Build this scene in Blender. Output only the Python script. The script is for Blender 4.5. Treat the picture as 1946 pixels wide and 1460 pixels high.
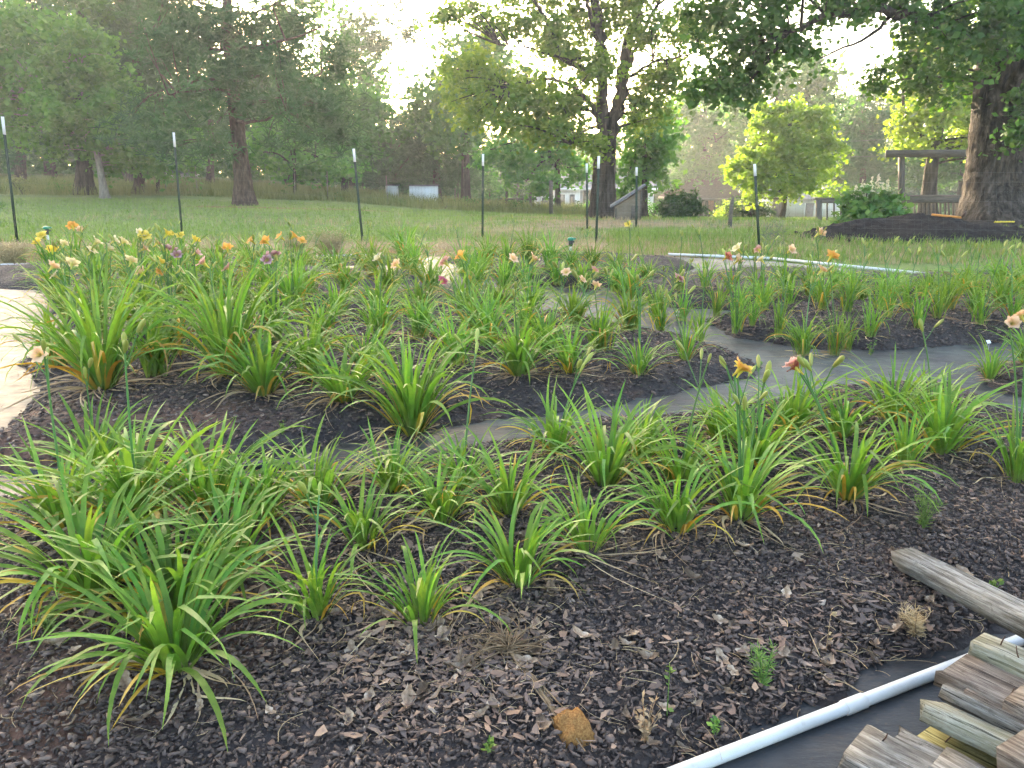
import bpy, math, random
import numpy as np
from mathutils import Vector, Matrix
R = math.radians
random.seed(7); rng = np.random.default_rng(7)
scene = bpy.context.scene
for o in list(bpy.data.objects): bpy.data.objects.remove(o)
C = scene.collection

# ------------------------------------------------------------------ camera
TILT, FPX, CAMZ = R(14.86), 1470.0, 1.6
cam_d = bpy.data.cameras.new('camera'); cam = bpy.data.objects.new('camera', cam_d); C.objects.link(cam)
cam.location = (0, 0, CAMZ); cam.rotation_euler = (R(90) - TILT, 0, 0)
cam_d.sensor_width = 36; cam_d.lens = 36 * FPX / 1946; cam_d.clip_start = .05; cam_d.clip_end = 6000
scene.camera = cam
# ------------------------------------------------------------------ sky, sun, exposure
SUN_EL, SUN_AZ = R(7.9), R(-19.3)          # low evening sun, left of the view direction (+Y)
w = bpy.data.worlds.new('World'); scene.world = w; w.use_nodes = True
nt = w.node_tree; bg = nt.nodes['Background']
sky = nt.nodes.new('ShaderNodeTexSky'); sky.sky_type = 'NISHITA'; sky.sun_disc = False
sky.sun_elevation = SUN_EL; sky.sun_rotation = SUN_AZ; sky.air_density = 0.75; sky.dust_density = 4.0; sky.ozone_density = .4
nt.links.new(sky.outputs[0], bg.inputs[0]); bg.inputs[1].default_value = 0.15
sd = bpy.data.lights.new('sun', 'SUN'); sun = bpy.data.objects.new('sun', sd); C.objects.link(sun)
sd.energy = 4.5; sd.angle = R(.6); sd.color = (1, .86, .62)
sdir = Vector((math.sin(SUN_AZ) * math.cos(SUN_EL), math.cos(SUN_AZ) * math.cos(SUN_EL), math.sin(SUN_EL)))
sun.rotation_euler = sdir.to_track_quat('Z', 'Y').to_euler()
sun.location = sdir * 60
vs = scene.view_settings; vs.view_transform = 'Standard'; vs.look = 'None'; vs.exposure = 3.65; vs.gamma = 1
cy = scene.cycles
cy.max_bounces = 5; cy.diffuse_bounces = 2; cy.glossy_bounces = 2; cy.transmission_bounces = 3; cy.volume_bounces = 0
cy.transparent_max_bounces = 4; cy.sample_clamp_indirect = 6; cy.use_denoising = True; cy.use_adaptive_sampling = True; cy.adaptive_threshold = .025; cy.adaptive_min_samples = 24
cy.caustics_reflective = False; cy.caustics_refractive = False

# ------------------------------------------------------------------ geometry helpers
AZX = [-.9, -.41, -.206, -.114, .02, .2, .4, .9]; AZZ = [1.6, 1.4, .7, -.05, -.65, -1.1, -1.3, -1.1]
def gh(x, y):
    x = np.asarray(x, float); y = np.asarray(y, float)
    b = .035 * np.minimum(y, 14.)
    az = x / np.maximum(y, 1.)
    t = np.clip((y - 22) / 38., 0, 1.9)
    return b + t * (np.interp(az, AZX, AZZ) - .49)
def ray(px, py):
    c, s = math.cos(TILT), math.sin(TILT); u = (px - 973) / FPX; v = (730 - py) / FPX
    return np.array([u, c + s * v, -s + c * v])
def at(px, py):                       # point of the ground under a direction
    d = ray(px, py); p = np.array([0, 0, CAMZ]); last = p; t = .5
    while t < 200:
        q = p + d * t
        if q[2] < gh(q[0], q[1]):
            lo, hi = t / 1.03, t
            for _ in range(25):
                m = (lo + hi) / 2; q = p + d * m
                if q[2] < gh(q[0], q[1]): hi = m
                else: lo = m
            return np.array([q[0], q[1], float(gh(q[0], q[1]))])
        t *= 1.03
    return p + d * 200
def atd(px, py, Y):                   # point at depth Y
    d = ray(px, py); return np.array([0, 0, CAMZ]) + d * (Y / d[1])
def pm(px, Y): return px / FPX * Y * 1.0    # picture length to metres at depth Y
def vnoise(x, y, seed=0):
    x = np.asarray(x, float); y = np.asarray(y, float)
    xi = np.floor(x).astype(np.int64); yi = np.floor(y).astype(np.int64); fx = x - xi; fy = y - yi
    fx = fx * fx * (3 - 2 * fx); fy = fy * fy * (3 - 2 * fy)
    def h(a, b):
        n = (a * 374761393 + b * 668265263 + seed * 974711) & 0x7fffffff
        n = ((n ^ (n >> 13)) * 1274126177) & 0x7fffffff
        return (n & 0xffff) / 65535.
    return (h(xi, yi) * (1 - fx) + h(xi + 1, yi) * fx) * (1 - fy) + (h(xi, yi + 1) * (1 - fx) + h(xi + 1, yi + 1) * fx) * fy
def mesh(name, V, F, mat, attrs=None, smooth=False):
    V = np.ascontiguousarray(V, np.float32); F = np.ascontiguousarray(F, np.int32)
    me = bpy.data.meshes.new(name); k = F.shape[1]
    me.vertices.add(len(V)); me.vertices.foreach_set('co', V.ravel())
    me.loops.add(F.size); me.loops.foreach_set('vertex_index', F.ravel())
    me.polygons.add(len(F)); me.polygons.foreach_set('loop_start', np.arange(0, F.size, k, dtype=np.int32))
    if smooth: me.polygons.foreach_set('use_smooth', np.ones(len(F), bool))
    for n, a in (attrs or {}).items():
        at_ = me.attributes.new(n, 'FLOAT', 'POINT'); at_.data.foreach_set('value', np.ascontiguousarray(a, np.float32))
    me.update(calc_edges=True); me.validate()
    if mat: me.materials.append(mat)
    return me
def link(name, me, parent=None, loc=None, rot=None, scale=None):
    o = bpy.data.objects.new(name, me); C.objects.link(o)
    if parent: o.parent = parent
    if loc is not None: o.location = loc
    if rot is not None: o.rotation_euler = rot
    if scale is not None: o.scale = scale if hasattr(scale, '__len__') else (scale,) * 3
    return o
def tag(o, label, cat, group=None):
    o['label'] = label; o['category'] = cat
    if group: o['group'] = group
    return o
def thing(name, label, cat, loc=(0, 0, 0), rz=0, group=None):
    o = bpy.data.objects.new(name, None); C.objects.link(o); o.empty_display_size = .1
    o.location = loc; o.rotation_euler = (0, 0, rz); return tag(o, label, cat, group)
def struct(o, kind='structure'): o['kind'] = kind; return o
class MB:                              # collects quads
    def __init__(s): s.V = []; s.F = []; s.n = 0
    def add(s, V, F):
        s.V.append(np.asarray(V, float).reshape(-1, 3)); s.F.append(np.asarray(F).reshape(-1, 4) + s.n); s.n += len(s.V[-1])
    def box(s, c, d, M=None):
        v = np.array([[x, y, z] for z in (-.5, .5) for y in (-.5, .5) for x in (-.5, .5)]) * np.array(d)
        if M is not None: v = v @ np.asarray(M).T
        s.add(v + np.array(c), [[0, 2, 3, 1], [4, 5, 7, 6], [0, 1, 5, 4], [2, 6, 7, 3], [0, 4, 6, 2], [1, 3, 7, 5]])
    def quad(s, a, b, c, d): s.add([a, b, c, d], [[0, 1, 2, 3]])
    def tube(s, P, r, sides=6, cap=True):
        P = np.asarray(P, float); n = len(P); r = np.broadcast_to(np.asarray(r, float), (n,))
        T = np.gradient(P, axis=0); T /= np.linalg.norm(T, axis=1)[:, None] + 1e-9
        ref = np.where(np.abs(T[:, 2:3]) > .9, np.array([[1., 0, 0]]), np.array([[0, 0, 1.]]))
        A = np.cross(T, ref); A /= np.linalg.norm(A, axis=1)[:, None] + 1e-9
        for i in range(1, n):
            a = A[i - 1] - T[i] * np.dot(A[i - 1], T[i]); l = np.linalg.norm(a)
            if l > 1e-6: A[i] = a / l
        B = np.cross(T, A); th = np.arange(sides) * 2 * np.pi / sides
        V = P[:, None] + r[:, None, None] * (np.cos(th)[None, :, None] * A[:, None] + np.sin(th)[None, :, None] * B[:, None])
        i = np.arange(n - 1)[:, None] * sides; j = np.arange(sides)[None]; k = (j + 1) % sides
        F = np.stack([i + j, i + k, i + sides + k, i + sides + j], -1).reshape(-1, 4)
        if cap:
            V = np.concatenate([V.reshape(-1, 3), P[:1], P[-1:]]); c0 = n * sides
            e = []
            for q in range(0, sides, 2):
                a, b, c = q, (q + 1) % sides, (q + 2) % sides
                e.append([c0, c, b, a]); o = (n - 1) * sides; e.append([c0 + 1, o + a, o + b, o + c])
            F = np.concatenate([F, np.array(e)])
        s.add(V, F)
    def data(s): return np.concatenate(s.V), np.concatenate(s.F)
    def mesh(s, name, mat, smooth=False, attrs=None):
        V, F = s.data(); return mesh(name, V, F, mat, attrs, smooth)
    def obj(s, name, mat, parent=None, smooth=False, origin=None):
        V, F = s.data()
        if origin is not None: V = V - np.asarray(origin)
        o = link(name, mesh(name, V, F, mat, None, smooth), parent)
        if origin is not None: o.location = origin
        return o
def basis(d, up=(0, 0, 1)):            # rotation whose x axis is d
    x = np.asarray(d, float); x /= np.linalg.norm(x); y = np.cross(up, x); y /= np.linalg.norm(y); return np.stack([x, y, np.cross(x, y)], 1)
def bezier(a, b, c, n=8):
    t = np.linspace(0, 1, n)[:, None]; a, b, c = map(np.asarray, (a, b, c)); return (1 - t) ** 2 * a + 2 * t * (1 - t) * b + t * t * c

# ------------------------------------------------------------------ materials
class NT:
    def __init__(s, name):
        s.m = bpy.data.materials.new(name); s.m.use_nodes = True; s.t = s.m.node_tree; s.t.nodes.clear()
        s.out = s.n('ShaderNodeOutputMaterial')
    def n(s, typ, **kw):
        nd = s.t.nodes.new(typ)
        for k, v in kw.items(): setattr(nd, k, v)
        return nd
    def l(s, a, b): s.t.links.new(a, b)
    def coord(s, kind='Object', scale=(1, 1, 1)):
        tc = s.n('ShaderNodeTexCoord'); mp = s.n('ShaderNodeMapping'); mp.inputs['Scale'].default_value = scale
        s.l(tc.outputs[kind], mp.inputs[0]); return mp.outputs[0]
    def noise(s, vec, scale, detail=4, rough=.55):
        n = s.n('ShaderNodeTexNoise'); n.inputs['Scale'].default_value = scale; n.inputs['Detail'].default_value = detail; n.inputs['Roughness'].default_value = rough
        if vec is not None: s.l(vec, n.inputs['Vector'])
        return n.outputs['Fac']
    def ramp(s, fac, stops):
        r = s.n('ShaderNodeValToRGB'); e = r.color_ramp.elements
        while len(e) < len(stops): e.new(.5)
        for i, (p, c) in enumerate(stops): e[i].position = p; e[i].color = (*c, 1) if len(c) == 3 else c
        s.l(fac, r.inputs[0]); return r.outputs[0]
    def mix(s, fac, a, b, mode='MIX'):
        m = s.n('ShaderNodeMixRGB', blend_type=mode)
        for i, v in zip((0, 1, 2), (fac, a, b)):
            if hasattr(v, 'is_linked'): s.l(v, m.inputs[i])
            elif isinstance(v, (int, float)): m.inputs[i].default_value = v if i == 0 else (v, v, v, 1)
            else: m.inputs[i].default_value = (*v, 1)
        return m.outputs[0]
    def attr(s, name): a = s.n('ShaderNodeAttribute'); a.attribute_name = name; return a.outputs['Fac']
    def rnd(s): return s.n('ShaderNodeObjectInfo').outputs['Random']
    def math(s, op, a, b=0):
        m = s.n('ShaderNodeMath', operation=op)
        for i, v in enumerate((a, b)):
            if hasattr(v, 'is_linked'): s.l(v, m.inputs[i])
            else: m.inputs[i].default_value = v
        return m.outputs[0]
    def bump(s, h, strength=.3, dist=.01):
        b = s.n('ShaderNodeBump'); b.inputs['Strength'].default_value = strength; b.inputs['Distance'].default_value = dist; s.l(h, b.inputs['Height']); return b.outputs[0]
    def bsdf(s, col, rough=.8, spec=.3, normal=None, trans=0, tcol=None):
        p = s.n('ShaderNodeBsdfPrincipled')
        if hasattr(col, 'is_linked'): s.l(col, p.inputs['Base Color'])
        else: p.inputs['Base Color'].default_value = (*col, 1)
        if hasattr(rough, 'is_linked'): s.l(rough, p.inputs['Roughness'])
        else: p.inputs['Roughness'].default_value = rough
        p.inputs['Specular IOR Level'].default_value = spec
        if normal is not None: s.l(normal, p.inputs['Normal'])
        o = p.outputs[0]
        if trans:
            t = s.n('ShaderNodeBsdfTranslucent'); tc = tcol if tcol is not None else col
            if hasattr(tc, 'is_linked'): s.l(tc, t.inputs[0])
            else: t.inputs[0].default_value = (*tc, 1)
            m = s.n('ShaderNodeMixShader'); m.inputs[0].default_value = trans; s.l(o, m.inputs[1]); s.l(t.outputs[0], m.inputs[2]); o = m.outputs[0]
        s.l(o, s.out.inputs[0]); return s.m
def plain(name, stops, scale=6, rough=.8, spec=.3, bump=.2, dist=.01, stretch=(1, 1, 1), jitter=0):
    t = NT(name); v = t.coord('Object', stretch); f = t.noise(v, scale, 6, .65); c = t.ramp(f, stops)
    if jitter:
        h = t.n('ShaderNodeHueSaturation'); t.l(c, h.inputs['Color']); t.l(t.math('ADD', t.math('MULTIPLY', t.rnd(), 2 * jitter), 1 - jitter), h.inputs['Value']); c = h.outputs[0]
    return t.bsdf(c, rough, spec, t.bump(f, bump, dist))
def leafmat(name, dark, light, tip=None, trans=.4, rough=.5, spec=.3, obj=.25, warm=(1.25, 1.1, .5), base=None):
    # v: random per leaf, s: position along the leaf; colours belong to the leaves themselves
    t = NT(name); c = t.mix(t.attr('v'), dark, light)
    if base is not None: c = t.mix(t.ramp(t.attr('s'), [(0, (1, 1, 1)), (.22, (0, 0, 0))]), c, base)
    if tip is not None: c = t.mix(t.math('MULTIPLY', t.ramp(t.attr('s'), [(.55, (0, 0, 0)), (1, (1, 1, 1))]), t.attr('v')), c, tip)
    if tip is not None:                 # rust spots and faint streaks
        n_ = t.noise(t.coord('Object', (1, 1, 1)), 70, 4, .7); c = t.mix(t.ramp(n_, [(.60, (0, 0, 0)), (.74, (.55, .55, .55))]), c, (.34, .27, .08))
        c = t.mix(t.ramp(t.noise(t.coord('Object', (1, 1, .25)), 22, 3, .6), [(.35, (.4, .4, .4)), (.6, (0, 0, 0))]), c, tuple(x * .6 for x in dark))
    h = t.n('ShaderNodeHueSaturation'); t.l(c, h.inputs['Color'])
    r = t.rnd(); t.l(t.math('ADD', t.math('MULTIPLY', r, 2 * obj), 1 - obj), h.inputs['Value'])
    t.l(t.math('ADD', t.math('MULTIPLY', r, .03), .485), h.inputs['Hue'])
    c = h.outputs[0]
    return t.bsdf(c, rough, spec, None, trans, t.mix(1, c, warm, 'MULTIPLY'))
M = {}
M['lily'] = leafmat('daylily_leaf', (.095, .215, .034), (.185, .335, .05), (.22, .31, .05), .42, .45, .26, .2, (1.3, 1.25, .5), (.24, .31, .10))
M['lily_yellow'] = leafmat('yellowed_leaf', (.50, .30, .03), (.45, .36, .05), (.40, .26, .10), .35, .55, .3, .25, (1.2, 1.0, .5), (.30, .33, .05))
M['lily_dry'] = leafmat('dried_leaf', (.30, .20, .115), (.46, .35, .22), None, .25, .8, .1, .25, (1, .9, .7))
M['scape'] = leafmat('flower_stalk', (.07, .16, .04), (.10, .20, .05), None, 0, .5, .4, .2)
M['bud'] = leafmat('flower_bud', (.22, .28, .05), (.38, .36, .08), None, .1, .5, .4, .2)
M['maple'] = leafmat('maple_leaf', (.075, .15, .022), (.175, .26, .035), None, .52, .5, .3, .1, (1.5, 1.45, .4))
M['oak'] = leafmat('oak_leaf', (.034, .095, .018), (.08, .17, .03), None, .42, .5, .25, .1, (1.3, 1.45, .5))
M['yellowtree'] = leafmat('young_tree_leaf', (.12, .21, .025), (.25, .33, .05), None, .48, .5, .3, .1, (1.4, 1.45, .5))
M['bright'] = leafmat('bright_green_leaf', (.062, .18, .034), (.135, .285, .05), None, .45, .5, .3, .12, (1.2, 1.4, .5))
M['decid'] = leafmat('woodland_leaf', (.042, .112, .025), (.098, .20, .042), None, .42, .55, .2, .15, (1.2, 1.4, .5))
M['pine'] = leafmat('pine_needle', (.030, .078, .027), (.075, .145, .048), None, .25, .6, .2, .15, (1.2, 1.35, .6))
M['hydrangea'] = leafmat('hydrangea_leaf', (.07, .17, .035), (.16, .29, .07), None, .4, .5, .3, .1)
M['bush'] = leafmat('bush_leaf', (.03, .085, .022), (.07, .15, .038), None, .3, .5, .3, .2)
M['grass'] = leafmat('grass_blade', (.13, .22, .045), (.23, .31, .08), None, .35, .6, .2, .0, (1.2, 1.1, .6))
M['drygrass'] = leafmat('dry_grass_blade', (.32, .24, .13), (.46, .38, .23), None, .3, .8, .1, .1, (1, .9, .7))
M['fieldgrass'] = leafmat('field_grass', (.13, .16, .05), (.27, .26, .11), None, .35, .7, .2, .0, (1.2, 1.1, .6))
M['weed'] = leafmat('weed_leaf', (.10, .20, .05), (.20, .30, .08), None, .35, .6, .2, .15)
M['bark'] = plain('tree_bark', [(.32, (.014, .010, .008)), (.5, (.055, .043, .034)), (.72, (.125, .102, .084))], 3.2, .95, .1, 1, .12, (3, 3, .5))
M['bark_pale'] = plain('pale_bark', [(.25, (.12, .10, .08)), (.75, (.34, .29, .24))], 5, .95, .1, .7, .04, (2.5, 2.5, .8))
M['bark_pine'] = plain('pine_bark', [(.3, (.025, .016, .013)), (.5, (.085, .058, .045)), (.75, (.17, .12, .095))], 4, .95, .1, .9, .06, (3, 3, .9))
M['pvc'] = plain('white_pipe', [(.28, (.36, .32, .26)), (.40, (.52, .51, .48)), (.7, (.60, .60, .58))], 7, .5, .4, .05)
M['white_paint'] = plain('white_paint', [(.3, (.66, .67, .66)), (.7, (.80, .80, .79))], 3, .6, .3, .05)
M['siding'] = None
M['roof_grey'] = plain('grey_shingle', [(.3, (.10, .10, .11)), (.7, (.20, .20, .21))], 8, .9, .2, .3)
M['roof_brown'] = plain('brown_shingle', [(.3, (.045, .032, .025)), (.7, (.09, .068, .055))], 8, 1, 0., .3)
M['dark_void'] = plain('dark_window_and_shade', [(.3, (.02, .025, .03)), (.7, (.05, .055, .06))], 2, .2, .5, .02)  # window panes, and the panel that paints shade into the porch
M['brick'] = plain('brick_red', [(.3, (.22, .10, .06)), (.7, (.36, .18, .11))], 12, .9, .2, .3)
M['deckwood'] = plain('weathered_deck_wood', [(.25, (.07, .06, .05)), (.6, (.15, .13, .11)), (.85, (.24, .21, .18))], 4, .9, .15, .4, .01, (1, 6, 6), .2)
M['shedwood'] = plain('shed_plywood', [(.25, (.14, .11, .08)), (.75, (.26, .21, .16))], 4, .9, .15, .3, .01, (1, 1, 3))
M['post_green'] = plain('green_post_paint', [(.3, (.018, .035, .022)), (.7, (.045, .07, .045))], 20, .6, .3, .1)
M['wire'] = plain('wire_metal', [(.3, (.06, .06, .06)), (.7, (.12, .12, .12))], 20, .5, .4, .0)
M['green_plastic'] = plain('green_plastic', [(.3, (.0, .16, .09)), (.7, (.01, .22, .13))], 10, .35, .5, .0)
M['black_plastic'] = plain('black_plastic', [(.3, (.012, .012, .012)), (.7, (.03, .03, .03))], 10, .4, .5, .0)
M['soil'] = plain('dark_compost', [(.3, (.010, .008, .007)), (.55, (.026, .020, .017)), (.8, (.05, .04, .034))], 9, .95, .15, .9, .05)
M['orange'] = plain('orange_handle', [(.3, (.55, .20, .03)), (.7, (.68, .28, .05))], 10, .5, .4, .0)
M['yellow_plastic'] = plain('yellow_plastic', [(.3, (.70, .52, .03)), (.7, (.80, .62, .06))], 10, .5, .4, .0)
M['rust'] = plain('rusty_nail', [(.3, (.03, .02, .015)), (.7, (.10, .05, .03))], 60, .7, .3, .1)
M['root'] = plain('dried_root', [(.3, (.12, .075, .04)), (.7, (.27, .19, .115))], 30, .9, .1, .1)
M['coir'] = plain('coir_block', [(.25, (.10, .045, .015)), (.5, (.26, .13, .045)), (.75, (.40, .24, .10))], 160, .98, .05, 1, .006)
M['deadleaf'] = plain('dead_leaf', [(.3, (.10, .06, .035)), (.5, (.24, .17, .115)), (.75, (.44, .37, .29))], 30, .85, .15, .3, .003, jitter=.6)
M['clay'] = plain('clay_pot_dirt', [(.3, (.20, .08, .04)), (.7, (.32, .15, .08))], 20, .95, .1, .3)
t = NT('clapboard_siding'); v = t.coord('Object'); sp = t.n('ShaderNodeSeparateXYZ'); t.l(v, sp.inputs[0])
fr = t.math('FRACT', t.math('MULTIPLY', sp.outputs[2], 5.0))
M['siding'] = t.bsdf(t.ramp(t.noise(v, 2), [(.3, (.62, .63, .64)), (.7, (.76, .77, .78))]), .6, .3, t.bump(fr, .9, .03))

# ------------------------------------------------------------------ ground sheet
t = NT('lawn_ground'); v = t.coord('Object')
n1 = t.noise(v, .35, 5, .6); n2 = t.noise(v, 3, 6, .7); n3 = t.noise(v, 18, 4, .7)
g = t.mix(n3, t.ramp(n2, [(.3, (.095, .15, .034)), (.7, (.165, .22, .06))]), (.155, .18, .065))
tanc = t.ramp(n2, [(.3, (.22, .15, .085)), (.55, (.33, .25, .15)), (.75, (.42, .33, .21))])
dirt = t.ramp(n3, [(.3, (.13, .065, .035)), (.7, (.28, .16, .09))])
mk = t.math('ADD', t.attr('tan'), t.math('MULTIPLY', t.math('SUBTRACT', n1, .5), 1.5))
mk2 = t.math('ADD', t.attr('dirt'), t.math('MULTIPLY', t.math('SUBTRACT', n2, .5), 1.2))
c = t.mix(t.ramp(mk, [(.35, (0, 0, 0)), (.75, (1, 1, 1))]), g, tanc); c = t.mix(t.ramp(mk2, [(.4, (0, 0, 0)), (.6, (1, 1, 1))]), c, dirt)
M['lawn'] = t.bsdf(c, .95, .1, t.bump(n3, .6, .05))
def lawn_tan(x, y):
    a = np.exp(-((y - 12.9) / 1.3) ** 2) * np.clip((4.5 - x) / 3, .3, 1) * 1.5
    b = np.exp(-((y - 20.) / 3.5) ** 2 - ((x - 2.5) / 4.5) ** 2) * .75
    e = np.exp(-((y - 34) / 2.0) ** 2) * np.clip((-x) / 4, 0, 1) * .35
    f = np.clip((y - 36) / 6, 0, 1) * .35
    return np.maximum.reduce([a, b, e, f])
def lawn_dirt(x, y):
    p = at(1590, 455); q = at(1050, 413); r_ = at(560, 396)
    a = np.exp(-((y - p[1]) / 1.2) ** 2 - ((x - p[0]) / 1.3) ** 2) * 1.0
    b = np.exp(-((y - q[1]) / 1.2) ** 2 - ((x - q[0]) / 2.6) ** 2) * .95
    e = np.exp(-((y - r_[1]) / .9) ** 2) * np.clip((-x - 2) / 3, 0, 1) * np.clip((x + 14) / 3, 0, 1) * .62
    f = np.exp(-((y - 13.) / .9) ** 2) * .5
    return np.maximum.reduce([a, b, e, f])
xs = np.concatenate([np.arange(-400, -30, 20), np.arange(-30, 30, .4), np.arange(30, 401, 20)])
ys = np.concatenate([np.arange(-30, 0, 5), np.arange(0, 12, 1), np.arange(12, 40, .4), np.arange(40, 100, 2), np.arange(100, 700, 30)])
X, Y = np.meshgrid(xs, ys); Z = gh(X, Y) - .006
nx, ny = len(xs), len(ys); idx = np.arange(nx * ny).reshape(ny, nx)
F = np.stack([idx[:-1, :-1], idx[:-1, 1:], idx[1:, 1:], idx[1:, :-1]], -1).reshape(-1, 4)
V = np.stack([X, Y, Z], -1).reshape(-1, 3)
struct(link('lawn', mesh('lawn', V, F, M['lawn'], {'tan': lawn_tan(V[:, 0], V[:, 1]), 'dirt': lawn_dirt(V[:, 0], V[:, 1])}, True)))

# ------------------------------------------------------------------ plastic paths and mulch beds
def inpoly(P, x, y):
    P = np.asarray(P); ins = np.zeros(np.shape(x), bool); n = len(P)
    for i in range(n):
        x1, y1 = P[i]; x2, y2 = P[(i + 1) % n]
        c_ = ((y1 > y) != (y2 > y)) & (x < (x2 - x1) * (y - y1) / (y2 - y1 + 1e-12) + x1); ins ^= c_
    return ins
def sdf(P, x, y):
    d = np.full(np.shape(x), 1e9); n = len(P)
    for i in range(n):
        a = np.asarray(P[i]); b = np.asarray(P[(i + 1) % n]); e = b - a
        tt = np.clip(((x - a[0]) * e[0] + (y - a[1]) * e[1]) / (e @ e), 0, 1)
        d = np.minimum(d, np.hypot(x - a[0] - tt * e[0], y - a[1] - tt * e[1]))
    return np.where(inpoly(P, x, y), d, -d)
def grid_poly(name, P, step, zf, mat, pad=.05, attrs=None):
    P = np.asarray(P); x0, y0 = P.min(0) - pad; x1, y1 = P.max(0) + pad
    gx = np.arange(x0, x1 + step, step); gy = np.arange(y0, y1 + step, step); X, Y = np.meshgrid(gx, gy); S = sdf(P, X, Y)
    id_ = np.arange(X.size).reshape(X.shape); ok = S > -pad
    q = ok[:-1, :-1] & ok[:-1, 1:] & ok[1:, 1:] & ok[1:, :-1]
    F = np.stack([id_[:-1, :-1], id_[:-1, 1:], id_[1:, 1:], id_[1:, :-1]], -1)[q]
    Z = zf(X, Y, S); V = np.stack([X, Y, Z], -1).reshape(-1, 3)
    used = np.unique(F); rem = np.full(len(V), -1); rem[used] = np.arange(len(used))
    at_ = {k: f(V[used][:, 0], V[used][:, 1]) for k, f in (attrs or {}).items()}
    return mesh(name, V[used], rem[F.reshape(-1)].reshape(-1, 4), mat, at_, True)
GARDEN = [at(px, py)[:2] for px, py in [(-900, 520), (0, 509), (300, 492), (650, 490), (1270, 488), (1460, 496), (1775, 526), (2300, 580)]] + [(7, 2.), (7, -2.), (-7, -2.), (-9, 5)]
t = NT('path_plastic'); v = t.coord('Object'); n1 = t.noise(v, 1.3, 5, .6); n2 = t.noise(v, 9, 5, .65); n3 = t.noise(t.coord('Object', (1, 3, 1)), 3, 5, .7); n4 = t.noise(v, 60, 3, .7)
silt = t.math('ADD', t.math('MULTIPLY', n1, .75), t.math('MULTIPLY', n3, .45))
mask = t.ramp(t.math('ADD', silt, t.attr('silt')), [(.52, (0, 0, 0)), (.85, (1, 1, 1))])
c = t.mix(mask, (.018, .021, .024), t.ramp(n2, [(.3, (.062, .072, .064)), (.7, (.125, .138, .122))])); c = t.mix(t.ramp(n4, [(.60, (0, 0, 0)), (.68, (1, 1, 1))]), c, (.04, .03, .025)); c = t.mix(t.ramp(t.noise(t.coord('Object', (1, 4, 1)), 2.2, 6, .75), [(.5, (0, 0, 0)), (.66, (.65, .65, .65))]), c, (.055, .042, .032))
M['plastic'] = t.bsdf(c, t.ramp(n2, [(.3, (.40, .40, .40)), (.7, (.62, .62, .62))]), .32, t.bump(t.math('ADD', n3, t.math('MULTIPLY', n2, .3)), .45, .02))
def path_z(X, Y, S): return gh(X, Y) + .006 + .012 * vnoise(X * 2.2, Y * 4, 3) * np.clip(S * 3, 0, 1)
def siltf(x, y): return np.interp(x / np.maximum(y, .5), [-.7, -.3, .0, .35, .6], [.0, -.05, .05, .05, .0]) * np.clip((y - 2.8), 0, 1) - .45 * (y < 3.0) * (x > .3)
struct(link('plastic_path', grid_poly('plastic_path', GARDEN, .09, path_z, M['plastic'], 0.0, {'silt': siltf})))
BEDPX = {
 'A': ([(-500, 1020), (0, 955), (250, 925), (480, 908), (640, 905), (760, 880), (1000, 840), (1130, 805), (1300, 795), (1480, 765), (1600, 742), (1800, 735), (1870, 762), (1960, 800), (2300, 880), (2500, 1130), (1946, 1190), (1850, 1215), (1650, 1300), (1300, 1462), (900, 1750), (-1000, 1750)], .10, .035),
 'B': ([(-300, 950), (0, 905), (110, 893), (330, 893), (560, 868), (720, 838), (960, 800), (1130, 780), (1280, 752), (1430, 722), (1447, 700), (1330, 657), (1180, 630), (1080, 606), (900, 606), (640, 612), (400, 604), (250, 612), (130, 612), (100, 640), (70, 672), (35, 700), (75, 742), (45, 790), (10, 825), (-80, 860), (-300, 880)], .12, .045),
 'B2': ([(1840, 705), (1946, 688), (2150, 675), (2400, 800), (2050, 785), (1900, 752)], .10, .05),
 'C': ([(1335, 612), (1400, 645), (1560, 668), (1700, 668), (1946, 652), (2250, 640), (2400, 580), (1946, 572), (1700, 575), (1500, 590), (1400, 600)], .14, .05),
 'D': ([(1160, 562), (1280, 587), (1400, 594), (1500, 586), (1620, 570), (1800, 560), (2200, 560), (2200, 515), (1700, 531), (1400, 520), (1250, 535)], .14, .07),
 'E': ([(1010, 545), (1130, 553), (1260, 533), (1330, 511), (1290, 497), (1100, 492), (900, 490), (840, 497), (900, 520)], .12, .07),
 'F': ([(90, 600), (400, 594), (640, 603), (850, 596), (1000, 592), (1060, 570), (900, 548), (780, 522), (640, 516), (400, 522), (160, 522), (-60, 536), (-60, 548), (70, 556), (95, 580)], .12, .07),
 'G': ([(-40, 536), (40, 522), (160, 513), (400, 513), (640, 508), (790, 505), (800, 493), (600, 491), (300, 494), (80, 505), (-40, 512)], .08, .08)}
BEDS = {}
t = NT('mulch_ground'); v = t.coord('Object'); n1 = t.noise(v, 1.1, 5, .65); n2 = t.noise(v, 22, 6, .7); vo = t.n('ShaderNodeTexVoronoi'); vo.inputs['Scale'].default_value = 38; t.l(v, vo.inputs['Vector'])
c = t.mix(vo.outputs['Color'], (.020, .016, .015), (.060, .048, .045)); c = t.mix(.6, c, t.ramp(n2, [(.3, (.016, .013, .012)), (.7, (.07, .055, .05))]))
c = t.mix(t.ramp(t.math('ADD', n1, t.attr('clay')), [(.60, (0, 0, 0)), (.78, (.8, .8, .8))]), c, t.ramp(n2, [(.3, (.11, .05, .03)), (.7, (.21, .11, .07))]))
M['mulch'] = t.bsdf(c, .8, .3, t.bump(t.math('ADD', vo.outputs['Distance'], n2), .8, .02))
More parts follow.
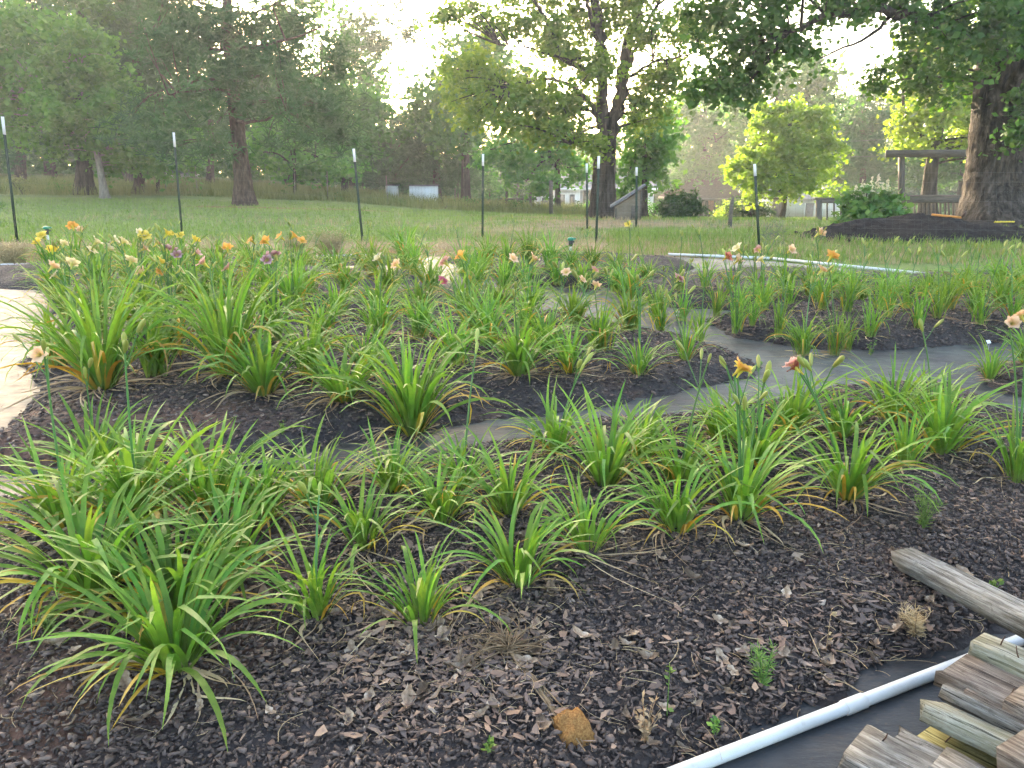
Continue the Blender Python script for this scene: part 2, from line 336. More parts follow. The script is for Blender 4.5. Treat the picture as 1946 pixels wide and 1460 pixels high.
def bed_z(key, X, Y, S=None):
    P, H = BEDS[key]
    if S is None: S = sdf(P, X, Y)
    e = S + .10 * (vnoise(X * 5, Y * 5, 9) - .5) + .05 * (vnoise(X * 17, Y * 17, 4) - .5)
    u = np.clip(e / .45, 0, 1); prof = u * (2 - u)
    return gh(X, Y) + .006 + H * prof * (.75 + .5 * vnoise(X * 1.4, Y * 1.4, 5)) + .025 * (vnoise(X * 6, Y * 6, 6) - .3) * np.clip(S * 6, 0, 1) - np.where(e < 0, .035, 0)
def clayf(x, y): return np.where(y < 4.6, .16 * np.clip((-x - .5) / .8, 0, 1) + .02, 0)
bedroot = {}
for k, (pp, H, st) in BEDPX.items():
    P = np.array([at(*p)[:2] for p in pp]); BEDS[k] = (P, H)
    bedroot[k] = struct(link('mulch_bed', grid_poly('mulch_bed', P, st, lambda X, Y, S: bed_z(k, X, Y, S), M['mulch'], .08, {'clay': clayf})))
def zon(x, y):
    z = float(gh(x, y)) + .006
    for k, (P, H) in BEDS.items():
        if x < P[:, 0].min() - .1 or x > P[:, 0].max() + .1 or y < P[:, 1].min() - .1 or y > P[:, 1].max() + .1: continue
        a = np.array([x]), np.array([y]); s = sdf(P, *a)
        if s[0] > 0: z = max(z, float(bed_z(k, *a, s)[0]))
    return z
def onbed(px, py):
    p = at(px, py)
    for _ in range(2):                  # account for the bed's own height
        h = zon(p[0], p[1]) - float(gh(p[0], p[1]))
        d = ray(px, py); q = p + d * (h / d[2]) if d[2] < -.02 else p
        p = np.array([q[0], q[1], 0]); p[2] = zon(p[0], p[1]); 
        break
    return p
# wood chips of the mulch: real chips, far too many to count
def chip_material():
    t = NT('bark_chip'); c = t.ramp(t.attr('v'), [(0, (.024, .016, .013)), (.3, (.060, .040, .032)), (.55, (.108, .075, .060)), (.74, (.158, .112, .090)), (.86, (.20, .115, .074)), (.94, (.28, .195, .14)), (1, (.37, .29, .225))])
    n = t.noise(t.coord('Object', (1, 1, 1)), 120, 3, .7); return t.bsdf(t.mix(.35, c, t.mix(n, c, (.02, .018, .018))), .62, .35, t.bump(n, .4, .003))
M['chip'] = chip_material()
def chips(P2, z, L, name, parent, thick=True):
    n = len(P2); k = 5; ang = np.sort(rng.random((n, k)) * .9 + np.arange(k), 1) * 2 * np.pi / k
    rad = .45 + .55 * rng.random((n, k)); asp = .14 + .5 * rng.random((n, 1)) ** 1.2
    lx = np.cos(ang) * rad * L[:, None] * .5; ly = np.sin(ang) * rad * L[:, None] * .5 * asp
    rz = rng.random(n) * 2 * np.pi; tx = rng.normal(0, .26, n); ty = rng.normal(0, .18, n)
    loc = np.stack([lx, ly, np.zeros_like(lx)], -1); curl = (lx / L[:, None]) ** 2 * L[:, None] * rng.normal(.1, .25, (n, 1)); loc[..., 2] += curl
    def rot(p):
        x, y, z_ = p[..., 0], p[..., 1], p[..., 2]
        y, z_ = y * np.cos(tx)[:, None] - z_ * np.sin(tx)[:, None], y * np.sin(tx)[:, None] + z_ * np.cos(tx)[:, None]
        x, z_ = x * np.cos(ty)[:, None] + z_ * np.sin(ty)[:, None], -x * np.sin(ty)[:, None] + z_ * np.cos(ty)[:, None]
        return np.stack([x * np.cos(rz)[:, None] - y * np.sin(rz)[:, None], x * np.sin(rz)[:, None] + y * np.cos(rz)[:, None], z_], -1)
    base = np.stack([P2[:, 0], P2[:, 1], z + .004 + rng.random(n) * .014], -1)[:, None]
    top = rot(loc) + base
    cen = top.mean(1, keepdims=True) + np.array([0, 0, .001])
    th = (.0025 + L * (.04 + .06 * rng.random(n)))[:, None]; low = top.copy(); low[..., 2] -= th
    V = np.concatenate([top, low, cen], 1) if thick else np.concatenate([top, cen], 1); m = V.shape[1]; o = (np.arange(n) * m)[:, None]
    j = np.arange(k); jn = (j + 1) % k
    T = np.stack([np.full(k, m - 1), j, jn], -1)
    if thick: T = np.concatenate([T, np.stack([j, j + k, jn + k], -1), np.stack([j, jn + k, jn], -1)])
    F = (T[None] + o[:, :, None]).reshape(-1, 3); vv = np.repeat(np.clip(rng.beta(1.5, 2.1, n) + rng.normal(0, .05, n), 0, 1), m)
    return struct(link(name, mesh(name, V.reshape(-1, 3), F, M['chip'], {'v': vv}), parent), 'stuff')
def scatter(P, n, sel=None):
    P = np.asarray(P); out = []; tot = 0
    while tot < n:
        q = P.min(0) + rng.random((n * 2, 2)) * (P.max(0) - P.min(0)); q = q[inpoly(P, q[:, 0], q[:, 1])]
        if sel is not None: q = q[sel(q[:, 0], q[:, 1])]
        if len(q) == 0: break
        out.append(q); tot += len(q)
    return np.concatenate(out)[:n]
invis = lambda x, y: (y > 1.55) & (np.abs(x) < y * .74 + .35)
for k, (P, H) in BEDS.items():
    if k == 'A':
        for n_, ya, yb, la, lb, th in ((38000, 1.5, 3.0, .013, .050, True), (26000, 3.0, 6.2, .018, .052, True)):
            q = scatter(P, n_, lambda x, y: invis(x, y) & (y > ya) & (y <= yb)); q = q[~((vnoise(q[:, 0] * 2.3, q[:, 1] * 2.3, 31) > .5 - .12 * np.clip(-q[:, 0] - 1.2, 0, 1.5)) & (q[:, 0] < -.75) & (rng.random(len(q)) < .5))]; z = bed_z(k, q[:, 0], q[:, 1])
            L = la + (lb - la) * rng.random(len(q)) ** 2; chips(q, z, L, 'bark_chips', bedroot[k], th)
    else:
        n_ = {'B': 16000, 'B2': 3000, 'C': 9000, 'D': 6000}.get(k, 3500)
        q = scatter(P, n_, invis); z = bed_z(k, q[:, 0], q[:, 1]); L = .026 + .04 * rng.random(len(q)) ** 1.5
        chips(q, z, L, 'bark_chips', bedroot[k], k in 'BC')
# stray chips washed onto the plastic
q = scatter(GARDEN, 11000, invis); q = q[(np.max([sdf(P, q[:, 0], q[:, 1]) for P, H in BEDS.values()], 0) < -.01) & (np.max([sdf(P, q[:, 0], q[:, 1]) for P, H in BEDS.values()], 0) > -.55 * rng.random(len(q)) ** 2)]
o = chips(q, gh(q[:, 0], q[:, 1]) + .01, .012 + .025 * rng.random(len(q)), 'stray_bark_chips', None, False); tag(o, 'loose dark bark chips strewn along the edges of the plastic paths', 'bark chips')
# ------------------------------------------------------------------ trees
def unit(n):
    a = rng.normal(size=(n, 3)); return a / np.linalg.norm(a, axis=1)[:, None]
def cards(Cn, size, v, drop=.0):
    """one folded rhombus leaf per centre"""
    n = len(Cn); d = unit(n); d[:, 2] = d[:, 2] * .6 - drop; d /= np.linalg.norm(d, axis=1)[:, None]
    s = np.cross(d, unit(n)); s /= np.linalg.norm(s, axis=1)[:, None] + 1e-9
    L = (size * (.6 + .8 * rng.random(n)))[:, None]; W = L * (.28 + .15 * rng.random((n, 1)))
    V = np.stack([Cn - d * L * .5, Cn + s * W, Cn + d * L * .5, Cn - s * W], 1).reshape(-1, 3)
    F = np.arange(4 * n).reshape(-1, 4); return V, F, np.repeat(v, 4)
def needles(Cn, size, v, per=12, out=None):
    n = len(Cn); d = unit(n * per).reshape(n, per, 3); d[..., 2] = d[..., 2] * .7 + .25
    if out is not None: d += out[:, None] * .7
    d /= np.linalg.norm(d, axis=-1)[..., None]
    s = np.cross(d, unit(n * per).reshape(n, per, 3)); s /= np.linalg.norm(s, axis=-1)[..., None] + 1e-9
    L = size * (.7 + .6 * rng.random((n, per, 1))); c = Cn[:, None]
    V = np.stack([c - s * L * .035, c + d * L * .6 - s * L * .06, c + d * L, c + s * L * .05], 2).reshape(-1, 3)
    return V, np.arange(4 * n * per).reshape(-1, 4), np.repeat(v, 4 * per)
def crown_points(lobes, cl_r, per, dens=1.0, shell=.45, flat=.75):
    """lobes: (centre, rx, rz). Returns leaf positions, clump random, and clump centres"""
    P, Vv, CC = [], [], []
    for c, rx, rz in lobes:
        nc = max(6, int(dens * 5.5 * (rx * rz) / (cl_r ** 2)))
        u = unit(nc); r = (shell + (1.02 - shell) * rng.random(nc) ** .6)[:, None]
        cc = np.asarray(c) + u * r * np.array([rx, rx, rz]) * (1 + .22 * rng.normal(size=(nc, 1)))
        m = (rng.random((nc, 1)) * .9 + .55) * cl_r
        g = rng.normal(size=(nc, per, 3)) * m[:, None] * np.array([.55, .55, .55 * flat])
        g[..., 2] -= (g[..., 0] ** 2 + g[..., 1] ** 2) / (m[:, None, 0] + 1e-6) * .22
        P.append((cc[:, None] + g).reshape(-1, 3)); cv = rng.random(nc)
        Vv.append(np.clip(np.repeat(cv, per) * .6 + rng.random(nc * per) * .4, 0, 1)); CC.append(cc)
    return np.concatenate(P), np.concatenate(Vv), np.concatenate(CC)
def limb(mb, pts, r0, r1, sides=8, wob=.03):
    pts = [np.asarray(p, float) for p in pts]
    # smooth polyline
    P = [pts[0]]
    for i in range(len(pts) - 1):
        p0 = pts[max(i - 1, 0)]; p1 = pts[i]; p2 = pts[i + 1]; p3 = pts[min(i + 2, len(pts) - 1)]
        for t_ in np.linspace(0, 1, 7)[1:]:
            P.append(.5 * ((2 * p1) + (p2 - p0) * t_ + (2 * p0 - 5 * p1 + 4 * p2 - p3) * t_ ** 2 + (3 * p1 - p0 - 3 * p2 + p3) * t_ ** 3))
    P = np.array(P); n = len(P); L = np.linalg.norm(P[-1] - P[0]); P[1:-1] += rng.normal(0, wob * L * .25, (n - 2, 3))
    r = r0 + (r1 - r0) * np.linspace(0, 1, n) ** .8; mb.tube(P, r * (1 + .06 * rng.normal(size=n)), sides, False); return P
def trunk_tube(mb, pts, r0, r1, fl=.5):
    pts = [np.asarray(p, float) for p in pts]; P = [pts[0]]
    for i in range(len(pts) - 1):
        p0 = pts[max(i - 1, 0)]; p1 = pts[i]; p2 = pts[i + 1]; p3 = pts[min(i + 2, len(pts) - 1)]
        for t_ in np.linspace(0, 1, 13)[1:]:
            P.append(.5 * ((2 * p1) + (p2 - p0) * t_ + (2 * p0 - 5 * p1 + 4 * p2 - p3) * t_ ** 2 + (3 * p1 - p0 - 3 * p2 + p3) * t_ ** 3))
    P = np.array(P); n = len(P); s = np.concatenate([[0], np.cumsum(np.linalg.norm(np.diff(P, axis=0), axis=1))])
    P[0, 2] -= .25; k = np.exp(-s / (1.5 * r0)); r = (r0 + (r1 - r0) * (s / s[-1]) ** .8) * (1 + fl * k); sides = 18; th = np.arange(sides) * 2 * np.pi / sides
    rip = 1 + (.05 + .22 * k[:, None] * fl) * np.cos(5 * th[None] + P[0, 0]) * .6 + .035 * np.cos(3 * th[None] + s[:, None] * 1.3) + .03 * rng.normal(size=(n, sides))
    V = P[:, None] + (r[:, None] * rip)[..., None] * np.stack([np.cos(th), np.sin(th), th * 0], -1)[None]
    i = np.arange(n - 1)[:, None] * sides; j = np.arange(sides)[None]; kk = (j + 1) % sides
    mb.add(V.reshape(-1, 3), np.stack([i + j, i + kk, i + sides + kk, i + sides + j], -1).reshape(-1, 4)); return P
def flare(mb, base, r, h=.9, sides=14, dirt=0):
    """root flare"""
    zz = np.linspace(-.25, h, 6); th = np.arange(sides) * 2 * np.pi / sides; lob = 1 + .28 * np.cos(th * 5 + base[0]) * 1
    V = []
    for z_ in zz:
        k = max(0, 1 - (z_ + .25) / (h + .25)); rr = r * (1 + .75 * k ** 2.2 * lob)
        V.append(np.stack([base[0] + rr * np.cos(th), base[1] + rr * np.sin(th), np.full(sides, base[2] + z_)], -1))
    V = np.concatenate(V); i = np.arange(5)[:, None] * sides; j = np.arange(sides)[None]; k = (j + 1) % sides
    mb.add(V, np.stack([i + j, i + k, i + sides + k, i + sides + j], -1).reshape(-1, 4))
def tree(name, label, base, limbs, lobes, leaf='decid', size=.16, cl=.6, per=20, dens=1.0, bark='bark', kind='leaf', twigs=.35, shell=.45, group=None, flr=True, hole=None, drop=0., flat=.75):
    """limbs: list of (points, r0, r1) in world space, the first is the trunk; lobes in world space"""
    base = np.asarray(base, float); root = thing(name, label, 'tree', base, 0, group)
    tb = MB(); lp = []
    for i, (p, r0, r1) in enumerate(limbs): lp.append(trunk_tube(tb, p, r0, r1) if i == 0 else limb(tb, p, r0, r1, 8))
    per = int(per * 2.1 if kind == 'leaf' else per * 1.8); size *= 1.18
    P, v, CC = crown_points(lobes, cl, per, dens, shell, flat)
    A = np.concatenate(lp); 
    if twigs:
        for c_ in CC[rng.random(len(CC)) < twigs]:
            d = np.linalg.norm(A - c_, axis=1); j = int(np.argmin(d + (A[:, 2] > c_[2]) * .6)); a = A[j]
            L = d[j]; mid = (a + c_) / 2 + np.array([0, 0, .10 * L]) + rng.normal(0, .06 * L, 3)
            tb.tube(bezier(a, mid, c_, 6), np.linspace(min(.07, .012 + .012 * L), .007, 6), 4, False)
    if hole is not None:
        hd, hr = hole; rel = P - np.array([0, 0, CAMZ]); q = rel - (rel @ hd)[:, None] * hd; P_ok = np.linalg.norm(q, axis=1) > hr; P, v = P[P_ok], v[P_ok]
    V, F, va = (cards(P, size, v, drop) if kind == 'leaf' else needles(P, size, v))
    tb.obj('trunk', M[bark], root, True, None); link('crown', mesh('crown', V, F, M[leaf], {'v': va, 's': va * 0 + .4}), root)
    for ch in root.children: ch.matrix_parent_inverse = Matrix.Translation(Vector(base)).inverted()
    return root
def W(px, py, Yd): return atd(px, py, Yd)
def lob(px, py, rpx, rypx, Yd): return (W(px, py, Yd), pm(rpx, Yd), pm(rypx, Yd))
def gpt(px, Yd):                          # ground point under column px at depth Yd
    x = (px - 973) / FPX * Yd * 1.03 ** -1; return np.array([x, Yd, float(gh(x, Yd))])
sd_ = np.array([sdir.x, sdir.y, sdir.z])
# the big pine in front of the sun
b = at(466, 390); D = b[1]
T = [b, W(458, 300, D), W(445, 190, D), W(436, 90, D), W(432, -40, D), W(436, -220, D)]
pl = [(T, .34, .10)]
for s_, y0, dx, dy, dd in [(1, 235, 120, -30, -1), (1, 200, 170, -60, .5), (-1, 170, -120, 10, -1.2), (-1, 150, -150, 30, 1), (1, 150, 130, -40, 2), (-1, 95, -150, -40, -.5), (1, 90, 170, -40, -1), (1, 30, 130, -60, 1), (-1, 20, -120, -70, 1), (1, -40, 130, -60, 0), (-1, -60, -120, -50, 0)]:
    pl.append(([W(440, y0, D), W(440 + dx * .5, y0 + dy * .2, D + dd), W(440 + dx, y0 + dy, D + dd * 2)], .075, .025))
LB = [lob(590, 190, 75, 42, D - 1.5), lob(640, 235, 55, 50, D), lob(540, 130, 85, 42, D), lob(640, 120, 45, 36, D + 1), lob(350, 195, 70, 40, D - 2), lob(300, 235, 65, 40, D + 1), lob(340, 100, 80, 45, D - 1), lob(390, 270, 55, 22, D - 1.5), lob(300, 285, 50, 20, D - 1), lob(470, 60, 110, 40, D), lob(560, 45, 60, 40, D + 1), lob(350, 30, 90, 42, D), lob(430, -60, 150, 70, D), lob(440, -190, 110, 80, D), lob(560, 250, 60, 22, D - 2), lob(500, 205, 50, 22, D - 1), lob(450, 130, 60, 34, D - 1), lob(380, 85, 50, 36, D - 1), lob(470, 100, 60, 30, D + 1)]
tree('pine_tree', 'tall pine with the low sun showing through its crown', b, pl, LB, 'pine', .30, .55, 6, .85, 'bark_pine', 'pine', .45, .2, hole=(sd_, .33))
# bright green broadleaf at the left
b = at(200, 377); D = b[1]
tree('broadleaf_tree', 'bright green broadleaf tree with slim pale forked trunk, far left', b,
     [([b, W(192, 330, D), W(182, 280, D), W(165, 220, D), W(150, 130, D)], .17, .05), ([W(184, 290, D), W(215, 270, D + .5), W(235, 210, D + .5)], .07, .03), ([W(182, 285, D), W(140, 250, D - .5), W(90, 190, D - .5)], .07, .03)],
     [lob(60, 90, 75, 55, D), lob(140, 110, 80, 55, D - 1), lob(40, 170, 80, 55, D - .5), lob(150, 190, 85, 55, D - 1), lob(220, 180, 45, 45, D), lob(90, 245, 95, 38, D), lob(210, 245, 60, 42, D), lob(-30, 120, 70, 90, D), lob(40, 40, 45, 25, D), lob(230, 300, 60, 25, D + 1)],
     'bright', .19, .5, 26, 1.0, 'bark_pale', twigs=.3)
# maple of several stems in the middle
D = 27.; b = gpt(1146, D)
ml = [([b, W(1147, 350, D), W(1150, 290, D), W(1152, 255, D)], .38, .35),
      ([W(1150, 270, D), W(1147, 200, D), W(1146, 130, D), W(1140, 60, D - .5), W(1125, -20, D - .5), W(1110, -120, D)], .25, .10),
      ([W(1156, 262, D), W(1176, 190, D + .2), W(1186, 110, D + .3), W(1205, 40, D + .5), W(1225, -40, D + .5), W(1240, -140, D)], .26, .10),
      ([W(1180, 170, D + .2), W(1200, 110, D), W(1222, 60, D), W(1250, 10, D)], .10, .05),
      ([W(1146, 130, D), W(1135, 80, D), W(1120, 20, D - 1), W(1115, -40, D - 1)], .09, .05),
      ([W(1150, 250, D), W(1125, 205, D - .4), W(1095, 170, D - .8), W(1040, 150, D - 1.2), W(970, 165, D - 1.5)], .12, .03),
      ([W(1142, 120, D), W(1070, 110, D - 1), W(1000, 92, D - 1.6), W(950, 85, D - 2)], .05, .015),
      ([W(1060, 105, D - 1), W(1045, 50, D - 1), W(1015, 0, D - 1.2), W(980, -50, D - 1)], .08, .04),
      ([W(1146, 150, D), W(1105, 130, D), W(1060, 105, D - 1)], .10, .08),
      ([W(1190, 150, D), W(1240, 120, D - .5), W(1290, 110, D - .5), W(1340, 95, D - 1)], .06, .015),
      ([W(1135, 240, D), W(1110, 250, D - 1), W(1085, 275, D - 1.5)], .05, .015)]
mlb = [lob(960, 165, 75, 42, D - 1.5), lob(895, 130, 60, 38, D - 1), lob(1040, 190, 70, 40, D - 1), lob(900, 210, 55, 32, D - 1), lob(980, 225, 60, 30, D - 2), lob(1050, 255, 50, 26, D - 1.5), lob(1090, 205, 45, 40, D), lob(1045, 60, 45, 50, D - 1), lob(1085, 100, 45, 36, D + .5), lob(975, 45, 50, 26, D - 1), lob(905, 25, 45, 18, D - 1), lob(850, 35, 22, 14, D - 1), lob(1150, 120, 55, 30, D - 1), lob(1120, 30, 40, 30, D), lob(1180, 25, 45, 32, D), lob(1250, 65, 50, 30, D - 1), lob(1270, 140, 50, 40, D), lob(1320, 60, 50, 40, D - 1), lob(1230, 200, 42, 40, D), lob(1090, -50, 110, 50, D), lob(1220, -60, 110, 50, D), lob(1150, -160, 130, 70, D), lob(990, -40, 70, 40, D), lob(1130, 275, 40, 22, D - 1)]
tree('maple_tree', 'big many stemmed maple standing in the middle of the lawn', b, ml, mlb, 'maple', .135, .38, 26, .92, 'bark', twigs=.4, shell=.15, drop=.15)
# oak at the right with branches reaching over the garden
b = at(1893, 432); D = b[1] + .4
ol = [([b, W(1890, 350, D), W(1893, 270, D), W(1898, 190, D), W(1905, 90, D), W(1912, 0, D), W(1925, -160, D)], .62, .40),
      ([W(1900, 150, D), W(1850, 85, D - .6), W(1790, 45, D - 1.2), W(1710, 22, D - 2), W(1610, 25, D - 2.5), W(1500, 60, D - 3)], .22, .04),
      ([W(1905, 60, D), W(1850, -30, D - 1), W(1700, -90, D - 2), W(1500, -90, D - 3)], .22, .06),
      ([W(1905, 200, D), W(1950, 120, D - 1), W(2040, 60, D - 1)], .2, .06),
      ([W(1700, 24, D - 2), W(1650, 70, D - 2), W(1560, 110, D - 2.5)], .05, .015)]
olb = [lob(1400, 60, 60, 48, D - 3), lob(1470, 30, 70, 45, D - 3), lob(1460, 115, 55, 42, D - 2.6), lob(1380, 135, 45, 40, D - 2.5), lob(1540, 70, 55, 30, D - 2.6), lob(1350, 10, 60, 36, D - 3), lob(1600, 15, 70, 26, D - 2.5), lob(1700, 10, 60, 28, D - 1.5), lob(1770, 60, 70, 30, D - 2), lob(1840, 30, 80, 40, D - 1.5), lob(1920, 60, 70, 60, D - 1.6), lob(1840, 110, 60, 30, D - 1.5), lob(1750, 110, 40, 18, D - 1), lob(1750, 150, 55, 26, D + 1), lob(1690, 155, 32, 20, D + .5), lob(1800, 165, 50, 26, D + .5), lob(1940, 200, 26, 40, D - .8), lob(1938, 255, 16, 16, D - 1), lob(1650, -60, 160, 50, D - 2), lob(1850, -80, 160, 70, D - 1), lob(1420, -70, 130, 50, D - 3), lob(2060, 0, 110, 100, D - 1), lob(1420, 175, 40, 26, D - 2.5), lob(1340, 170, 40, 30, D - 2.4)]
tree('oak_tree', 'huge oak with thick flared trunk at the right edge, branches reaching overhead', b, ol, olb, 'oak', .125, .36, 24, .85, 'bark', twigs=.3, shell=.2, drop=.2)
# young sunlit tree
b = at(1488, 428); D = 30.; b = gpt(1489, D)
tree('young_tree', 'small rounded young tree glowing yellow green in the low sun', b,
     [([b, W(1490, 395, D), W(1492, 360, D), W(1490, 300, D), W(1500, 240, D)], .10, .03), ([W(1491, 372, D), W(1450, 330, D - .3), W(1425, 290, D - .3)], .05, .02), ([W(1491, 365, D), W(1530, 320, D + .3), W(1555, 280, D)], .05, .02)],
     [lob(1500, 250, 50, 34, D), lob(1455, 240, 30, 34, D), lob(1550, 245, 34, 30, D), lob(1575, 290, 30, 26, D), lob(1460, 290, 45, 34, D - .5), lob(1520, 305, 50, 36, D - .6), lob(1420, 325, 38, 26, D), lob(1480, 345, 50, 26, D - .5), lob(1550, 345, 40, 24, D), lob(1435, 365, 22, 16, D), lob(1500, 212, 22, 14, D), lob(1465, 210, 16, 12, D), lob(1555, 218, 16, 12, D)],
     'yellowtree', .135, .27, 22, .85, 'bark', twigs=.3, shell=.5)
# tree behind the pergola
D = 28.; b = gpt(1768, D)
tree('sunlit_tree', 'yellow green tree with dark trunk standing behind the timber pergola', b,
     [([b, W(1768, 330, D), W(1778, 270, D), W(1790, 200, D), W(1800, 100, D)], .28, .12), ([W(1775, 285, D), W(1745, 250, D), W(1725, 215, D)], .09, .03), ([W(1785, 230, D), W(1825, 195, D), W(1850, 180, D)], .10, .03), ([W(1718, 230, D), W(1716, 120, D), W(1712, 20, D)], .06, .05)],
     [lob(1730, 220, 42, 34, D), lob(1790, 215, 45, 34, D - 1), lob(1840, 225, 35, 30, D), lob(1715, 265, 30, 20, D), lob(1760, 270, 36, 20, D), lob(1830, 265, 36, 24, D), lob(1780, 160, 60, 34, D), lob(1850, 170, 50, 40, D), lob(1800, 80, 70, 50, D), lob(1920, 250, 60, 70, D + 1), lob(1760, 110, 40, 30, D)],
     'yellowtree', .14, .32, 20, .8, 'bark', twigs=.3, shell=.3)
# middle-distance trees, each one its own
def simple(name, label, px, Yd, lobes, leaf, size=.22, cl=.6, per=18, dens=.95, r=.2, kind='leaf', bark='bark', top=None, lean=0, shell=.4, group=None, hole=None):
    b = gpt(px, Yd); tp = min(l[1] - l[3] * .2 for l in lobes) if top is None else top
    n = 5; base_py = 372
    pts = [b] + [W(px + lean * k / n, base_py + (tp - base_py) * k / n, Yd) for k in range(1, n + 1)]
    L = [lob(*l, Yd + rng.normal(0, .8)) for l in lobes]
    br = [([pts[2 + i % 3], (pts[2 + i % 3] + l[0]) / 2 + np.array([0, 0, .3]), l[0]], r * .35, .03) for i, l in enumerate(L)]
    return tree(name, label, b, [(pts, r, r * .35)] + br, L, leaf, size, cl, per, dens, bark, kind, .2, shell, group, True, hole)
G1 = 'trees of the wood behind the lawn'
simple('broadleaf_tree', 'round topped broadleaf tree right of the tall pine', 655, 46, [(660, 200, 60, 55), (690, 250, 45, 50), (620, 160, 45, 40), (640, 290, 60, 40), (590, 250, 50, 50), (580, 320, 50, 28), (690, 190, 36, 34)], 'decid', .24, .65, 18, group=G1)
simple('understory_tree', 'low green tree with drooping branches beside the pine trunk', 560, 40, [(540, 250, 50, 30), (600, 300, 50, 28), (560, 320, 50, 22), (500, 290, 36, 26), (640, 320, 45, 22)], 'bright', .2, .5, 18, .8, .1, group=G1)
simple('understory_tree', 'low green tree whose leaves hang near the thick left trunks', 300, 39, [(250, 290, 45, 30), (300, 310, 50, 24), (350, 300, 40, 26), (320, 260, 50, 30)], 'bright', .2, .5, 18, .8, .1, group=G1)
simple('woodland_tree', 'dark trunked tree second from left at the fence row', 160, 37.5, [(160, 200, 70, 60), (120, 260, 60, 40), (220, 230, 60, 50), (160, 120, 70, 60), (150, 20, 100, 60)], 'decid', .22, .6, 14, .8, .38, group=G1, top=40)
simple('woodland_tree', 'tree with short straight dark trunk left of the pine', 266, 38.5, [(270, 200, 60, 50), (230, 130, 60, 50), (310, 150, 60, 50), (270, 60, 90, 60), (270, -40, 90, 60)], 'pine', .34, .6, 5, .8, .26, 'pine', 'bark_pine', group=G1, top=-40)
simple('woodland_tree', 'dark pine behind the bright tree at the far left', 40, 46, [(40, 60, 90, 60), (-30, 0, 80, 60), (110, 20, 80, 60), (40, -80, 110, 60), (-40, 200, 80, 60), (60, 270, 70, 40)], 'pine', .38, .7, 5, .8, .3, 'pine', 'bark_pine', group=G1, top=-60)
simple('woodland_tree', 'tall open pine with sky showing through, top left', 250, 50, [(220, 40, 70, 40), (300, 60, 60, 40), (260, -30, 110, 50), (200, 110, 60, 36), (330, 130, 70, 40), (250, -120, 100, 60)], 'pine', .38, .75, 5, .5, .28, 'pine', 'bark_pine', group=G1, top=-80)
simple('woodland_tree', 'dark pine directly behind the sunlit pine trunk', 400, 52, [(400, 140, 90, 60), (370, 230, 80, 50), (470, 250, 80, 50), (500, 160, 70, 60), (420, 60, 70, 50), (350, 60, 70, 50)], 'pine', .4, .8, 5, .55, .25, 'pine', 'bark_pine', group=G1, top=60, hole=(sd_, .5))
simple('woodland_tree', 'shaded pine in the gap below the bright sky', 745, 56, [(740, 260, 45, 40), (700, 290, 50, 40), (780, 270, 50, 45), (745, 220, 18, 16), (740, 330, 60, 30)], 'pine', .4, .7, 5, .75, .22, 'pine', 'bark_pine', group=G1, top=205)
simple('woodland_tree', 'wide dark cedar whose boughs sweep down behind the white sheds', 830, 52, [(830, 300, 75, 40), (760, 320, 60, 28), (880, 270, 50, 50), (800, 240, 50, 45), (850, 340, 60, 24), (720, 320, 40, 22), (840, 190, 50, 40)], 'pine', .4, .7, 5, .95, .3, 'pine', 'bark_pine', group=G1)
simple('woodland_tree', 'tall rounded tree left of the maple against the sky', 885, 47, [(870, 130, 50, 40), (920, 110, 45, 45), (820, 180, 50, 45), (890, 190, 60, 45), (950, 150, 50, 60), (790, 210, 32, 30), (860, 250, 60, 36), (905, 75, 32, 26)], 'decid', .25, .65, 18, .95, .3, group=G1)
simple('broadleaf_tree', 'soft green tree with slender trunk behind the maple, left side', 1060, 40, [(1000, 300, 55, 36), (960, 290, 45, 34), (1040, 280, 50, 36), (1080, 320, 40, 30), (1000, 345, 50, 22), (930, 285, 28, 22), (1010, 250, 50, 30), (1070, 260, 45, 30)], 'bright', .19, .5, 22, .9, .17, group=G1)
simple('broadleaf_tree', 'fresh green tree just right of the maple trunk', 1225, 31, [(1225, 260, 45, 45), (1250, 220, 35, 40), (1205, 310, 40, 34), (1240, 330, 40, 26), (1260, 280, 26, 34), (1190, 350, 28, 16)], 'bright', .2, .5, 22, .95, .15, group=G1)
simple('woodland_tree', 'dark tree with drooping vines behind the brown roof', 1340, 53, [(1330, 200, 55, 50), (1300, 280, 45, 50), (1360, 270, 50, 50), (1320, 330, 50, 26), (1390, 220, 45, 50), (1290, 220, 30, 40), (1400, 310, 40, 34)], 'decid', .23, .6, 18, .95, .28, group=G1)
simple('woodland_tree', 'tall dark tree above the young yellow tree', 1480, 46, [(1470, 150, 60, 45), (1530, 140, 50, 45), (1430, 200, 50, 45), (1500, 220, 60, 50), (1560, 200, 40, 40), (1440, 290, 50, 40), (1560, 150, 32, 30)], 'decid', .24, .6, 18, .95, .28, group=G1)
simple('woodland_tree', 'dark conifer right of the young yellow tree', 1640, 48, [(1630, 210, 36, 34), (1600, 260, 45, 40), (1660, 260, 45, 45), (1630, 310, 50, 34), (1680, 310, 36, 34), (1600, 330, 40, 26), (1650, 180, 20, 18), (1690, 210, 30, 30)], 'pine', .36, .6, 6, .9, .25, 'pine', 'bark_pine', group=G1)
simple('woodland_tree', 'dark tree filling the gap between pergola and oak', 1830, 45, [(1800, 300, 60, 45), (1860, 260, 60, 50), (1900, 310, 50, 45), (1760, 330, 50, 34), (1840, 190, 70, 50), (1940, 220, 60, 80), (2000, 300, 60, 60)], 'decid', .24, .6, 16, .95, .28, group=G1)
